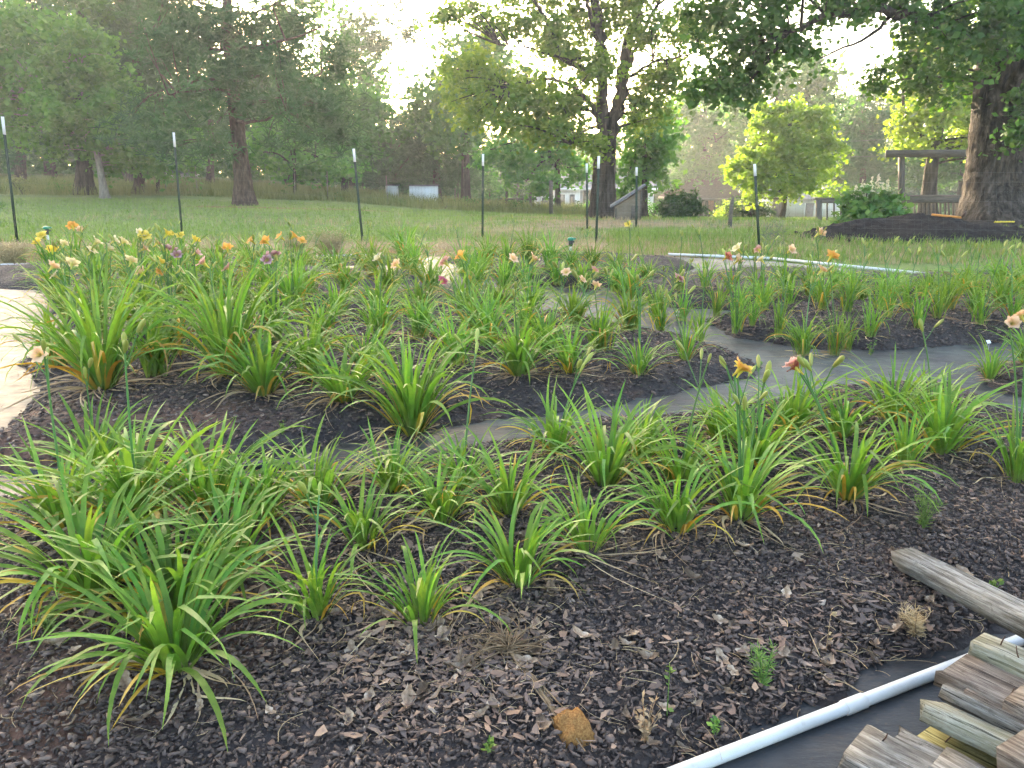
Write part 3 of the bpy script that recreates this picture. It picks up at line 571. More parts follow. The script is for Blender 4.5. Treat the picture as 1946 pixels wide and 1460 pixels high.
# the far wood: a dense dark belt of trees behind everything; copies of four kinds
far = []
for i in range(4):
    kd = 'pine' if i % 2 else 'leaf'
    b0 = np.zeros(3); Ls = [(np.array([rng.normal(0, 1.5), rng.normal(0, 1.5), z_]), 2.6 - .15 * j + rng.random() * .5, 1.7) for j, z_ in enumerate((2.6, 4.4, 6.2, 8.2, 10.2))]
    tr = tree('far_tree', 'x', b0, [([b0, (0, 0, 3), (.2, .1, 6), (.1, .3, 10)], .22, .06)], Ls, 'pine' if kd == 'pine' else 'decid', .42 if kd == 'pine' else .30, .8, 5 if kd == 'pine' else 14, .85, 'bark_pine', kd, .1, .3, 'trees of the far wood')
    far.append(tr)
def copy_tree(o, loc, rz, sc):
    c_ = o.copy(); C.objects.link(c_); c_.location = loc; c_.rotation_euler = (0, 0, rz); c_.scale = sc
    for ch in o.children:
        d_ = ch.copy(); C.objects.link(d_); d_.parent = c_; d_.matrix_parent_inverse = Matrix.Identity(4)
    return c_
spots = []
for px in np.arange(-330, 720, 62): spots.append((px + rng.normal(0, 12), 62 + rng.random() * 8, .95 + .3 * rng.random()))
for px in np.arange(-300, 560, 95): spots.append((px + rng.normal(0, 12), 74 + rng.random() * 10, 1.25 + .3 * rng.random()))
for px in (690, 735, 765, 820, 870, 930): spots.append((px, 64 + rng.random() * 4, .44 + .1 * rng.random()))
for px in (950, 985, 1020, 1055, 1095, 1130, 1165, 1205, 1245, 1285, 1320): spots.append((px, 78 + 5 * rng.random(), .62 + .12 * rng.random()))
for px in np.arange(1330, 2150, 62): spots.append((px + rng.normal(0, 12), 72 + rng.random() * 8, .85 + .25 * rng.random()))
spots = [(a, b, c if not (330 < a < 500) else c * .62) for a, b, c in spots]
spots.sort(key=lambda s_: s_[0])
words = ['dark', 'shaded', 'dense', 'hazy']
ORD = ['first', 'second', 'third', 'fourth', 'fifth', 'sixth', 'seventh', 'eighth', 'ninth', 'tenth', 'eleventh', 'twelfth', 'thirteenth', 'fourteenth', 'fifteenth', 'sixteenth', 'seventeenth', 'eighteenth', 'nineteenth', 'twentieth']
def ordw(i):
    tens = ['', '', 'twenty', 'thirty', 'forty', 'fifty', 'sixty']
    return ORD[i] if i < 20 else ((tens[(i + 1) // 10] + '-' + ORD[(i + 1) % 10 - 1]) if (i + 1) % 10 else {30: 'thirtieth', 40: 'fortieth', 50: 'fiftieth', 60: 'sixtieth'}[i + 1])
for i, (px, Yd, s_) in enumerate(spots):
    k = i % 4; g0 = gpt(px, Yd); g0[2] -= .2; label = '%s %s of the far wood, %s from the left' % (words[k], 'pine' if k % 2 else 'broadleaf tree', ordw(i))
    if i < 4: o = far[i]; o.location = g0; o.rotation_euler = (0, 0, rng.random() * 6); o.scale = (s_,) * 3; o['label'] = label
    else: o = copy_tree(far[k], g0, rng.random() * 6, (s_, s_, s_ * (.9 + .2 * rng.random()))); o['label'] = label
# the deep wood beyond: one dark mass of leaves
n = 64000; az = np.concatenate([rng.uniform(-.95, .04, n * 6 // 10), rng.uniform(.04, .95, n * 4 // 10)]); n = len(az); Yw = 82 + 16 * rng.random(n); xw = az * Yw
hw = np.interp(az, [-.95, -.25, -.12, -.03, .12, .3, .4, .95], [9, 9, 5, 4.5, 5., 6., 7.5, 8.5]) * (.7 + .5 * vnoise(xw * .16, Yw * 0, 21)); P = np.stack([xw, Yw, gh(xw, Yw) + hw * rng.random(n) ** 1.35], -1)
V, F, va = cards(P, .62, np.clip(vnoise(xw * .3, P[:, 2] * .5, 5) * .7 + rng.random(n) * .3, 0, 1)); o = struct(link('distant_wood', mesh('distant_wood', V, F, M['decid'], {'v': va, 's': va * 0 + .4})), 'stuff'); tag(o, 'deep shaded wood closing the view behind the trees', 'wood')
# ------------------------------------------------------------------ shrubs
def shrub(name, label, px, py, Yd, lobes, leaf, size, cl, per, dens=1.0, flowers=None):
    b = gpt(px, Yd); root = thing(name, label, 'shrub', b)
    P, v, CC = crown_points([lob(*l, Yd) for l in lobes], cl, per, dens, .55)
    P[:, 2] = np.maximum(P[:, 2], gh(P[:, 0], P[:, 1]) + .02); V, F, va = cards(P, size, v)
    link('foliage', mesh('foliage', V, F, M[leaf], {'v': va, 's': va * 0 + .4}), root)
    tb = MB()
    for c_ in CC[::3]: tb.tube(bezier(b + rng.normal(0, .05, 3) * [1, 1, 0], (b + c_) / 2 + [0, 0, .1], c_, 5), np.linspace(.022, .006, 5), 4, False)
    tb.obj('stems', M['bark'], root, True)
    for ch in root.children: ch.matrix_parent_inverse = Matrix.Translation(Vector(b)).inverted()
    return root
shrub('round_bush', 'clipped round green bush beside the brown roofed carport', 1293, 420, 30, [(1293, 393, 34, 26), (1278, 398, 22, 22), (1310, 398, 22, 22)], 'bush', .11, .2, 40, 1.4)
shrub('bush', 'loose pale green bush left of the round bush', 1245, 410, 36, [(1245, 400, 18, 18), (1225, 408, 12, 12)], 'bright', .1, .25, 22)
shrub('bush', 'olive green bush under the young tree, left side', 1385, 415, 38, [(1390, 400, 22, 22), (1376, 405, 14, 16)], 'yellowtree', .1, .25, 22)
shrub('bush', 'dark spreading bush under the young yellow tree', 1435, 420, 32, [(1412, 402, 30, 22), (1440, 403, 24, 20)], 'bush', .1, .22, 36, 1.3)
for px_, r_, lab in ((1100, 12, 'small dark bush by the white house wall'), (1118, 11, 'small pale bush next to the maple trunk')): shrub('bush', lab, px_, 408, 40, [(px_, 395, r_, r_)], 'bush' if px_ == 1100 else 'bright', .1, .22, 22)
hyd = shrub('hydrangea', 'leafy hydrangea bush with white flower heads beside the soil mound', 1655, 455, 17.5, [(1655, 405, 50, 38), (1618, 400, 26, 28), (1692, 410, 24, 30), (1650, 370, 38, 18), (1660, 435, 44, 16)], 'hydrangea', .15, .16, 20, 1.0)
mb = M['white_flower'] = leafmat('white_flower', (.50, .52, .42), (.70, .70, .62), None, .3, .7, .2, .1)
for px_, py_ in ((1638, 362), (1655, 357), (1668, 352), (1686, 360), (1646, 370), (1676, 368), (1625, 372)):
    c0 = W(px_, py_, 17.4); n = 60; tt = rng.random(n); pts = c0 + np.stack([rng.normal(0, .025, n) * (1.2 - tt), rng.normal(0, .025, n) * (1.2 - tt), tt * .2 - .05], -1)
    V, F, va = cards(c0 + (pts - c0) * 1.5, .05, rng.random(n)); o = link('flower_head', mesh('flower_head', V, F, mb, {'v': va, 's': va * 0 + .4}), hyd); struct(o, 'stuff'); o.matrix_parent_inverse = Matrix.Translation(hyd.location).inverted()
# fence-row brush at the wood's edge
brush = [(40, 345, 24, 12), (110, 355, 20, 10), (330, 380, 16, 9), (370, 378, 18, 10), (425, 380, 18, 10), (545, 375, 16, 12), (590, 378, 14, 10), (755, 385, 22, 10), (845, 385, 18, 14), (890, 383, 18, 12), (940, 388, 24, 14), (985, 392, 20, 16), (1020, 392, 16, 14), (1090, 398, 12, 12), (700, 375, 16, 8), (640, 378, 12, 9)]
brush.sort()
for i, (px_, py_, rx, ry) in enumerate(brush):
    shrub('brush_clump', 'scrubby brush at the far edge of the lawn, %s from the left' % ordw(i), px_, py_, 37.5 + (i % 3), [(px_, py_ + 2, rx, ry), (px_ + rx * .6, py_ + 5, rx * .6, ry * .7)], 'decid' if i % 2 else 'fieldgrass', .10, .25, 18, .8)['group'] = 'brush at the lawn edge'
# ------------------------------------------------------------------ grass
def blades(n, sel, h, wd, matn, name, label, tuft=3, vfun=None, spread=.03, ymin=12, ymax=40, pw=1.0, xlim=.75):
    yy = ymin + (ymax - ymin) * rng.random(n * 3) ** pw; xx = (rng.random(n * 3) * 2 - 1) * (yy * xlim + 1)
    k = sel(xx, yy); xx, yy = xx[k][:n], yy[k][:n]; n = len(xx); m = n * tuft
    x = np.repeat(xx, tuft) + rng.normal(0, spread, m); y = np.repeat(yy, tuft) + rng.normal(0, spread, m); z = gh(x, y) - .01
    hh = h * (.45 + .9 * rng.random(m)) * np.repeat(.6 + .8 * rng.random(n), tuft); a = rng.random(m) * 2 * np.pi; le = hh * (.15 + .6 * rng.random(m))
    ww = wd * (.7 + .6 * rng.random(m)); B = np.stack([x, y, z], -1); sx = np.stack([-np.sin(a) * ww, np.cos(a) * ww, a * 0], -1)
    mid = B + np.stack([np.cos(a) * le * .35, np.sin(a) * le * .35, hh * .6], -1); tip = B + np.stack([np.cos(a) * le, np.sin(a) * le, hh], -1)
    V = np.stack([B - sx, B + sx, mid + sx * .8, tip, mid - sx * .8], 1).reshape(-1, 3); o = (np.arange(m) * 5)[:, None]
    T = np.concatenate([o + np.array([0, 1, 2]), o + np.array([0, 2, 4]), o + np.array([4, 2, 3])])
    v = np.clip(np.repeat((vnoise(xx * .8, yy * .8, 2) if vfun is None else vfun(xx, yy)), tuft) * .6 + rng.random(m) * .4, 0, 1)
    ob = link(name, mesh(name, V, T, M[matn], {'v': np.repeat(v, 5), 's': np.tile([0, 0, .5, 1, .5], m)})); struct(ob, 'stuff'); return tag(ob, label, 'grass')
gx = lambda x, y: (sdf(GARDEN, x, y) < -.05)
tn = lambda x, y: np.clip(np.maximum(lawn_tan(x, y), lawn_dirt(x, y)) + (vnoise(x * .35, y * .35, 12) - .5) * .9, 0, 1)
blades(26000, lambda x, y: gx(x, y) & (rng.random(len(x)) > tn(x, y) * 1.25), .075, .006, 'grass', 'lawn_grass', 'short green mown grass of the lawn behind the beds', 3, ymin=11.5, ymax=34, pw=1.4)
blades(9000, lambda x, y: gx(x, y) & (rng.random(len(x)) < tn(x, y)), .10, .004, 'drygrass', 'dry_grass', 'dry tan grass in the worn strip beyond the beds', 3, ymin=11.3, ymax=26, pw=1.6)
blades(16000, lambda x, y: (x / y < .12) & (y > 36.5 - 3 * np.clip(x / y + .4, 0, 1)), .42, .012, 'fieldgrass', 'field_grass', 'tall unmown grass in the field below the wood', 3, spread=.1, ymin=34, ymax=60, pw=1.2)
blades(5000, lambda x, y: (x / y > .12) & (x / y < .7) & gx(x, y) & (y > 12), .12, .006, 'grass', 'rough_grass', 'rough green grass along the right garden edge', 3, ymin=11, ymax=17)
# pale wispy grass clouds beside the garden
def wisp(px_, py_, wpx, hpx, label):
    b = at(px_, py_); n = 420; Yd = b[1]; rw = pm(wpx, Yd) / 2; hz = pm(hpx, Yd); root = thing('wispy_grass', label, 'grass tuft', b, 0, 'wispy grass tufts'); mb_ = MB()
    for _ in range(n):
        a = rng.random() * 6.28; r0 = rw * .5 * rng.random(); r1 = rw * (.2 + .9 * rng.random()); h_ = hz * (.45 + .6 * rng.random())
        mb_.tube(bezier((np.cos(a) * r0, np.sin(a) * r0 * .6, 0), (np.cos(a) * (r0 + r1) / 2, np.sin(a) * r1 * .4, h_ * .8), (np.cos(a) * r1, np.sin(a) * r1 * .6, h_), 4), np.linspace(.0018, .0009, 4), 3, False)
    V, F = mb_.data(); o = link('stems', mesh('stems', V, F, M['drygrass'], {'v': rng.random(len(V)), 's': np.full(len(V), .4)}), root)
    pts = np.concatenate([rng.normal(0, 1, (900, 3)) * [rw * .5, rw * .35, hz * .22] + [0, 0, hz * .68]]); pts[:, 2] = np.maximum(pts[:, 2], .02)
    V, F, va = cards(pts, .022, rng.random(900)); o = link('seed_heads', mesh('seed_heads', V, F, M['drygrass'], {'v': va, 's': va * 0 + .4}), root)
wisp(25, 503, 90, 40, 'pale wispy seeding grass at the far left edge'); wisp(105, 500, 80, 42, 'pale wispy seeding grass around the left sprinkler'); wisp(625, 487, 80, 48, 'pale wispy seeding grass behind the orange flowers'); wisp(560, 478, 60, 26, 'low wispy dry grass left of the middle post')
# ------------------------------------------------------------------ fence posts, netting, sprinklers, pipes
def tpost(top, bot, label):
    b = at(*bot) if bot[1] > 440 else at(*bot); Yd = b[1]; tp = W(top[0], top[1], Yd); L = np.linalg.norm(tp - b); d = (tp - b) / L
    root = thing('fence_post', label, 'fence post', b, 0, 'steel posts of the deer fence')
    Mx = basis((1, 0, 0.0001), (0, 1, 0)); Rz = Vector((0, 0, 1)).rotation_difference(Vector(d)).to_matrix()
    R3 = np.array(Rz); wp = .042 * max(1, Yd / 16)
    def bx(mb_, z0, z1, sx, sy, ox=0, oy=0): mb_.box(b + R3 @ np.array([ox, oy, (z0 + z1) / 2]), (sx, sy, z1 - z0), R3)
    m1 = MB(); bx(m1, -.3, L * .86, wp, .008, 0, 0); bx(m1, -.3, L * .862, .010, .036, 0, -.022)
    for z_ in np.arange(.2, L * .84, .14): bx(m1, z_, z_ + .02, .014, .012, 0, .009)
    o1 = m1.obj('shaft', M['post_green'], root)
    m2 = MB(); bx(m2, L * .86, L, wp + .002, .010, 0, 0); bx(m2, L * .863, L, .012, .038, 0, -.022); o2 = m2.obj('white_tip', M['white_paint'], root)
    for o in (o1, o2): o.matrix_parent_inverse = Matrix.Translation(Vector(b)).inverted()
    return b, tp
PS = [((5, 222), (33, 459), 'tall green post with white tip leaning at the far left'), ((330, 252), (346, 446), 'green post with white tip left of the pine trunk'), ((672, 283), (689, 458), 'slightly tilted green post with white tip right of the pine'), ((918, 293), (917, 450), 'green post with white tip near the middle, left of the maple'), ((1138, 297), (1133, 462), 'green post with white tip in front of the maple trunk'), ((1115, 311), (1116, 434), 'shorter far post just left of the maple trunk'), ((1210, 318), (1209, 432), 'shorter far post right of the lean-to hut'), ((1434, 312), (1443, 472), 'dark post in front of the young yellow tree')]
PP = [tpost(*p) for p in PS]
# netting: thin strands strung between the near posts
seq = [PP[i] for i in (0, 1, 2, 3, 4, 7)]
net = MB()
ext = (seq[0][0] * 2 - seq[1][0], seq[0][1] * 2 - seq[1][1]); ex2 = (seq[-1][0] + [4, -1.2, 0], seq[-1][1] + [4, -1.2, 0])
allp = [ext] + seq + [ex2]
for (b0, t0), (b1, t1) in zip(allp[:-1], allp[1:]):
    for f in np.linspace(.06, .9, 9):
        a, c_ = b0 + (t0 - b0) * f, b1 + (t1 - b1) * f; net.tube(bezier(a, (a + c_) / 2 - [0, 0, .02], c_, 5), .0011, 3, False)
    for f in np.arange(.02, 1, .025):
        lo, hi = b0 + (b1 - b0) * f, t0 + (t1 - t0) * f; net.tube([lo + (hi - lo) * .05, lo + (hi - lo) * .9], .0008, 3, False)
o = net.obj('deer_netting', M['wire']); tag(o, 'fine wire deer netting strung between the steel posts', 'fence net')
# bunched net by the last post
b0, t0 = seq[-1]; mb_ = MB()
for _ in range(70):
    p0 = b0 + np.array([rng.random() * .45, rng.normal(0, .1), rng.random() * .5]); p2 = b0 + np.array([rng.random() * .5, rng.normal(0, .1), rng.random() * .6]); mb_.tube(bezier(p0, (p0 + p2) / 2 + rng.normal(0, .1, 3), p2, 5), .0016, 3, False)
tag(mb_.obj('bunched_netting', M['wire']), 'bundle of slack dark netting at the foot of the right post', 'netting')
def lathe(mb_, prof, c0, sides=12):
    th = np.arange(sides) * 2 * np.pi / sides; V = np.concatenate([np.stack([c0[0] + r * np.cos(th), c0[1] + r * np.sin(th), np.full(sides, c0[2] + z)], -1) for r, z in prof])
    n = len(prof); i = np.arange(n - 1)[:, None] * sides; j = np.arange(sides)[None]; k = (j + 1) % sides; mb_.add(V, np.stack([i + j, i + k, i + sides + k, i + sides + j], -1).reshape(-1, 4))
for (px_, py_, bp, lab) in ((95, 431, 478, 'garden sprinkler with green head among the cream flowers at left'), (1084, 452, 490, 'garden sprinkler with green head in the middle rear bed')):
    b = at(px_, bp); Yd = b[1]; tz = W(px_, py_, Yd)[2]; r = thing('sprinkler', lab, 'sprinkler', b, 0, 'sprinklers')
    H = tz - b[2]
    m = MB(); lathe(m, [(0.0, -.05), (.020, -.05), (.020, H - .13), (0, H - .13)], (0, 0, 0)); m.obj('riser', M['pvc'], r, True)
    m = MB(); lathe(m, [(0, H - .13), (.028, H - .13), (.034, H - .09), (.034, H - .04), (.02, H - .035), (0, H - .035)], (0, 0, 0)); m.box((.035, 0, H - .06), (.05, .02, .025)); m.obj('body', M['black_plastic'], r, True)
    m = MB(); lathe(m, [(0, H - .04), (.05, H - .04), (.055, H - .015), (.045, H), (.02, H + .008), (0, H + .008)], (0, 0, 0)); m.box((.05, 0, H - .015), (.06, .018, .02)); m.obj('head', M['green_plastic'], r, True)
def pipe(pts, r, label, coup=None, smooth=True):
    P = np.array(pts); root = thing('water_pipe', label, 'pipe', P[0]); m = MB(); m.tube(P - P[0], r, 14, True); m.obj('tube', M['pvc'], root, True)
    for c_ in coup or []:
        a = P[0] + (P[-1] - P[0]) * c_; d = (P[-1] - P[0]) / np.linalg.norm(P[-1] - P[0]); m = MB(); m.tube([a - d * .04 - P[0], a - d * .039 - P[0], a + d * .039 - P[0], a + d * .04 - P[0]], [r * 1.05, r * 1.17, r * 1.17, r * 1.05], 14, True); m.obj('coupling', M['pvc'], root, True)
def gp(px_, py_, up): p = at(px_, py_); return np.array([p[0], p[1], zon(p[0], p[1]) + up])
a = at(1312, 1474); b = at(1940, 1228); a[2] += .026; b[2] += .026; a = a - (b - a) * .12; PA, PB = a.copy(), b.copy()
pipe([a + (b - a) * t_ for t_ in np.linspace(-.15, 1.35, 9)], .0195, 'thick white pipe along the front edge of the near bed', [.43])
a, b, c_ = at(1270, 487), at(1462, 495), at(1780, 527)
pipe([a + [0, 0, .03], (a + b) / 2 + [0, 0, .03], b + [0, 0, .03]], .021, 'thin white pipe along the rear right edge of the garden, far piece', [.5]); pipe([b + [.05, -.02, .03], (b + c_) / 2 + [0, 0, .03], c_ + [0, 0, .03]], .021, 'thin white pipe along the right rear edge, nearer piece', [.4])
a, b = at(-90, 511), at(80, 507); pipe([a + [0, 0, .03], b + [0, 0, .03]], .026, 'white pipe piece behind the left beds, at the picture edge')
a, b = at(600, 492), at(725, 489); pipe([a + [0, 0, .03], b + [0, 0, .03]], .026, 'short white pipe piece behind the orange flowers')
# ------------------------------------------------------------------ buildings
def part(root, name, mat, *boxes, quads=()):
    m = MB()
    for c_, d_ in boxes: m.box(c_, d_)
    for q in quads: m.quad(*q)
    return m.obj(name, M[mat], root)
def prism(root, name, mat, pts, y0, y1):       # polygon in xz extruded in y
    m = MB(); n = len(pts)
    for i in range(n):
        a, b = pts[i], pts[(i + 1) % n]; m.quad((a[0], y0, a[1]), (b[0], y0, b[1]), (b[0], y1, b[1]), (a[0], y1, a[1]))
    c0 = np.mean(pts, 0)
    for y_ in (y0, y1):
        for i in range(0, n, 1):
            a, b = pts[i], pts[(i + 1) % n]; mid = ((a[0] + b[0]) / 2, (a[1] + b[1]) / 2); m.quad((c0[0], y_, c0[1]), (a[0], y_, a[1]), (mid[0], y_, mid[1]), (b[0], y_, b[1]))
    return m.obj(name, M[mat], root)
def slab(root, name, mat, p, q, th):            # sloping roof slab: p=(x,z) to q=(x,z) over y0..y1 with thickness
    (x0, z0, y0), (x1, z1, y1) = p, q; return prism(root, name, mat, [(x0, z0), (x1, z1), (x1, z1 + th), (x0, z0 + th)], y0, y1)
# white sheds in the field
for (pl_, pr_, pt, pb, Yd, lab) in ((735, 755, 350, 375, 48, 'small white shed in the field, left of the wider one'), (780, 832, 350, 385, 46, 'wide white box shed standing in the field')):
    x0 = W(pl_, pb, Yd)[0]; x1 = W(pr_, pb, Yd)[0]; z0 = W(pl_, pb, Yd)[2]; z1 = W(pl_, pt, Yd)[2]; wd = x1 - x0; h = z1 - z0; r = thing('white_shed', lab, 'shed', ((x0 + x1) / 2, Yd, z0 - .1), R(4), 'sheds in the field')
    part(r, 'wall', 'white_paint', ((0, .6, h / 2), (wd, 1.2, h)))
    part(r, 'roof', 'roof_grey', ((0, .6, h + .03), (wd + .12, 1.34, .05)))
    part(r, 'corner_trim', 'white_paint', ((-wd / 2, -.012, h / 2), (.07, .03, h)), ((wd / 2, -.012, h / 2), (.07, .03, h)))
    part(r, 'door', 'white_paint', ((wd * .1, -.015, h * .45), (wd * .45, .03, h * .88)))
# white house with porch
Yd = 70; s = Yd / FPX; gx0 = W(1052, 405, Yd - 8); r = thing('white_house', 'white clapboard house with grey roof and porch behind the maple', 'house', (gx0[0], Yd - 8, gx0[2]), 0)
Hh = 38 * s
part(r, 'wall', 'siding', ((22 * s, 3, Hh / 2), (42 * s, 6, Hh)))
part(r, 'wing_wall', 'siding', ((105 * s, 3.6, Hh / 2), (125 * s, 5, Hh)))
m = MB(); zr = 62 * s
m.quad((-3 * s, -.3, Hh), (46 * s, -.3, Hh), (42 * s, 3, zr), (6 * s, 3, zr)); m.quad((-3 * s, 6.3, Hh), (46 * s, 6.3, Hh), (42 * s, 3, zr), (6 * s, 3, zr)); m.quad((-3 * s, -.3, Hh), (-3 * s, 6.3, Hh), (6 * s, 3, zr), (6 * s, 3.01, zr)); m.quad((46 * s, -.3, Hh), (46 * s, 6.3, Hh), (42 * s, 3, zr), (42 * s, 3.01, zr)); m.obj('roof', M['roof_grey'], r)
m = MB(); m.quad((43 * s, .4, Hh + .02), (175 * s, .4, Hh + .02), (170 * s, 3.5, zr * .97), (46 * s, 3.5, zr * .97)); m.quad((43 * s, 6.6, Hh), (175 * s, 6.6, Hh), (170 * s, 3.5, zr * .97), (46 * s, 3.5, zr * .97)); m.obj('wing_roof', M['roof_grey'], r)
part(r, 'fascia', 'white_paint', ((21.5 * s, -.33, Hh), (50 * s, .06, .18)), ((110 * s, .36, Hh), (130 * s, .06, .18)))
for dx in (14, 30):
    wn = part(r, 'window', 'white_paint', ((dx * s, -.03, Hh * .55), (.55, .08, 1.0))); p_ = part(wn, 'pane', 'dark_void', ((dx * s, -.08, Hh * .55), (.4, .03, .84)))
for dx in (55, 75, 95, 140): part(r, 'porch_post', 'white_paint', ((dx * s, .5, Hh / 2), (.14, .14, Hh)))
part(r, 'painted_porch_shade', 'dark_void', ((85 * s, 1.07, Hh * .5), (70 * s, .05, Hh * .9)))  # dark panel before the wing wall, painting in the porch's shade
gx0 = W(1015, 402, Yd + 6); r = thing('white_cabin', 'small white cabin with low grey roof left of the white house', 'house', (gx0[0], Yd + 6, gx0[2]))
part(r, 'wall', 'siding', ((24 * s, 2, 16 * s), (44 * s, 4, 32 * s))); prism(r, 'roof', 'roof_grey', [(-1 * s, 31 * s), (50 * s, 31 * s), (40 * s, 47 * s), (10 * s, 47 * s)], -.3, 4.3); part(r, 'window', 'dark_void', ((24 * s, -.02, 17 * s), (.8, .06, .9)))
# far white house under the wood, left
Yd = 75; g0 = W(300, 345, Yd); s = Yd / FPX; r = thing('far_white_house', 'far white house glimpsed between the trunks at left', 'house', (g0[0], Yd, g0[2]))
part(r, 'wall', 'white_paint', ((22 * s, 2, 7 * s), (50 * s, 4, 15 * s))); prism(r, 'roof', 'roof_grey', [(-6 * s, 14 * s), (50 * s, 14 * s), (30 * s, 26 * s), (14 * s, 26 * s)], -.3, 4.3); part(r, 'window', 'dark_void', ((12 * s, -.03, 7 * s), (.8, .06, .5)))
# lean-to hut by the maple
Yd = 22.5; g0 = W(1166, 419, Yd); s = Yd / FPX; r = thing('lean_to_hut', 'small brown lean-to hut with steep grey roof beside the maple', 'hut', (g0[0], Yd, float(gh(g0[0], Yd)) - .02), R(-6))
prism(r, 'wall', 'shedwood', [(2 * s, 0), (50 * s, 0), (50 * s, 56 * s), (2 * s, 24 * s)], .0, .8)
prism(r, 'roof', 'roof_grey', [(-6 * s, 23 * s), (56 * s, 62 * s), (56 * s, 66 * s), (-6 * s, 27 * s)], -.12, .92)
part(r, 'door', 'deckwood', ((38 * s, -.02, 14 * s), (12 * s, .03, 26 * s))); part(r, 'corner_board', 'deckwood', ((49 * s, -.012, 27 * s), (3 * s, .03, 54 * s)), ((3.5 * s, -.012, 11 * s), (3 * s, .03, 22 * s)))
# carport with brown hip roof
Yd = 50; g0 = W(1290, 408, Yd); s = Yd / FPX; r = thing('carport', 'open carport with low brown hip roof behind the round bush', 'carport', (g0[0], Yd, g0[2]))
m = MB(); e = 30 * s; tz = 74 * s
A_ = [(-10 * s, -.5, e), (115 * s, -.5, e), (115 * s, 5.5, e), (-10 * s, 5.5, e)]; Rg = [(48 * s, 2.5, tz), (85 * s, 2.5, tz)]
m.quad(A_[0], A_[1], Rg[1], Rg[0]); m.quad(A_[2], A_[3], Rg[0], Rg[1]); m.quad(A_[3], A_[0], Rg[0], (Rg[0][0], 2.51, tz)); m.quad(A_[1], A_[2], Rg[1], (Rg[1][0], 2.51, tz)); m.obj('roof', M['roof_brown'], r)
part(r, 'fascia', 'deckwood', ((52 * s, -.5, e - .07), (125 * s, .06, .16)), ((-10 * s, 2.5, e - .07), (.06, 6, .16)))
for dx, dy in ((0, 0), (45, 0), (104, 0), (0, 5), (104, 5)): part(r, 'post', 'deckwood', ((dx * s, dy, e / 2 - .3), (.16, .16, e + .5)))
part(r, 'back_wall', 'brick', ((52 * s, 5.2, e / 2), (105 * s, .12, e)))
# white garage
Yd = 56; g0 = W(1462, 420, Yd); s = Yd / FPX; r = thing('white_garage', 'white clapboard garage with grey gable roof behind the young tree', 'garage', (g0[0], Yd, g0[2]))
Hh = 40 * s
part(r, 'wall', 'siding', ((80 * s, 2.5, Hh / 2 + .1), (160 * s, 5, Hh - .2))); part(r, 'foundation', 'brick', ((80 * s, 2.5, -.15), (161 * s, 5.05, .5)))
prism(r, 'gable', 'siding', [(82 * s, Hh - .02), (158 * s, Hh - .02), (120 * s, 58 * s)], -.02, .02)
prism(r, 'roof', 'roof_grey', [(74 * s, 37 * s), (120 * s, 60 * s), (168 * s, 37 * s), (168 * s, 41 * s), (120 * s, 64 * s), (74 * s, 41 * s)], -.35, 5.2)
m = MB(); m.quad((-6 * s, -.3, Hh), (100 * s, -.3, Hh), (100 * s, 2.5, 56 * s), (0, 2.5, 56 * s)); m.quad((-6 * s, 5.3, Hh), (100 * s, 5.3, Hh), (100 * s, 2.5, 56 * s), (0, 2.5, 56 * s)); m.obj('side_roof', M['roof_grey'], r)
d_ = part(r, 'door', 'roof_grey', ((72 * s, -.03, 17 * s), (15 * s, .06, 30 * s))); part(d_, 'frame', 'white_paint', ((63 * s, -.04, 17 * s), (2 * s, .09, 32 * s)), ((81 * s, -.04, 17 * s), (2 * s, .09, 32 * s)), ((72 * s, -.04, 33.5 * s), (20 * s, .09, 2 * s)))
part(r, 'trim', 'white_paint', ((96 * s, -.03, Hh / 2), (.1, .06, Hh - .1)), ((159 * s, -.03, Hh / 2), (.1, .06, Hh - .1)))
# timber pergola and railing behind the oak
Yd = 22.5
def wp(px_, py_): return W(px_, py_, Yd)
r = thing('timber_pergola', 'weathered timber pergola and railing behind the oak', 'pergola', (wp(1700, 440)[0], Yd, float(gh(wp(1700, 440)[0], Yd))))
def beam(name, p0, p1, w_, h_, oy=0, root=r):
    a, b = wp(*p0), wp(*p1); a[1] += oy; b[1] += oy; L = np.linalg.norm(b - a); m = MB(); Mx = basis(b - a, (0, 0, 1) if abs((b - a)[2]) < L * .9 else (0, 1, 0)); m.box((0, 0, 0), (L, w_, h_)); o = m.obj(name, M['deckwood'], root)
    o.matrix_world = Matrix.Translation(Vector((a + b) / 2)) @ Matrix(Mx.tolist()).to_4x4(); o.matrix_parent_inverse = Matrix.Translation(root.location).inverted(); return o
for x_ in (1713, 1851): beam('post', (x_, 440), (x_, 296), .13, .13)
beam('post', (1556, 442), (1556, 376), .13, .13); beam('post', (2010, 440), (2010, 290), .13, .13)
beam('beam', (1680, 293), (2060, 291), .05, .19, -.10); beam('beam', (1690, 291), (2060, 289), .05, .17, .12)
beam('top_rail', (1550, 378), (1640, 378), .14, .06); beam('top_rail', (1690, 373), (2060, 373), .14, .07, -.02); beam('side_rail', (1690, 381), (2060, 380), .05, .15, -.09); beam('side_rail', (1560, 383), (1640, 383), .04, .09, -.09)
beam('bottom_rail', (1560, 426), (1640, 426), .04, .09, -.07); beam('bottom_rail', (1700, 428), (2060, 428), .04, .13, -.07)
for x_ in np.arange(1572, 1640, 13): beam('baluster', (x_, 424), (x_, 385), .035, .045)
for i, x_ in enumerate(np.arange(1698, 2050, 8.2)):
    if abs(x_ - 1713) < 5 or abs(x_ - 1851) < 5: continue
    beam('picket', (x_ + rng.normal(0, .5), 433 + rng.normal(0, 1)), (x_ + rng.normal(0, .5), 384), .02, .088, .02 + .004 * (i % 2))
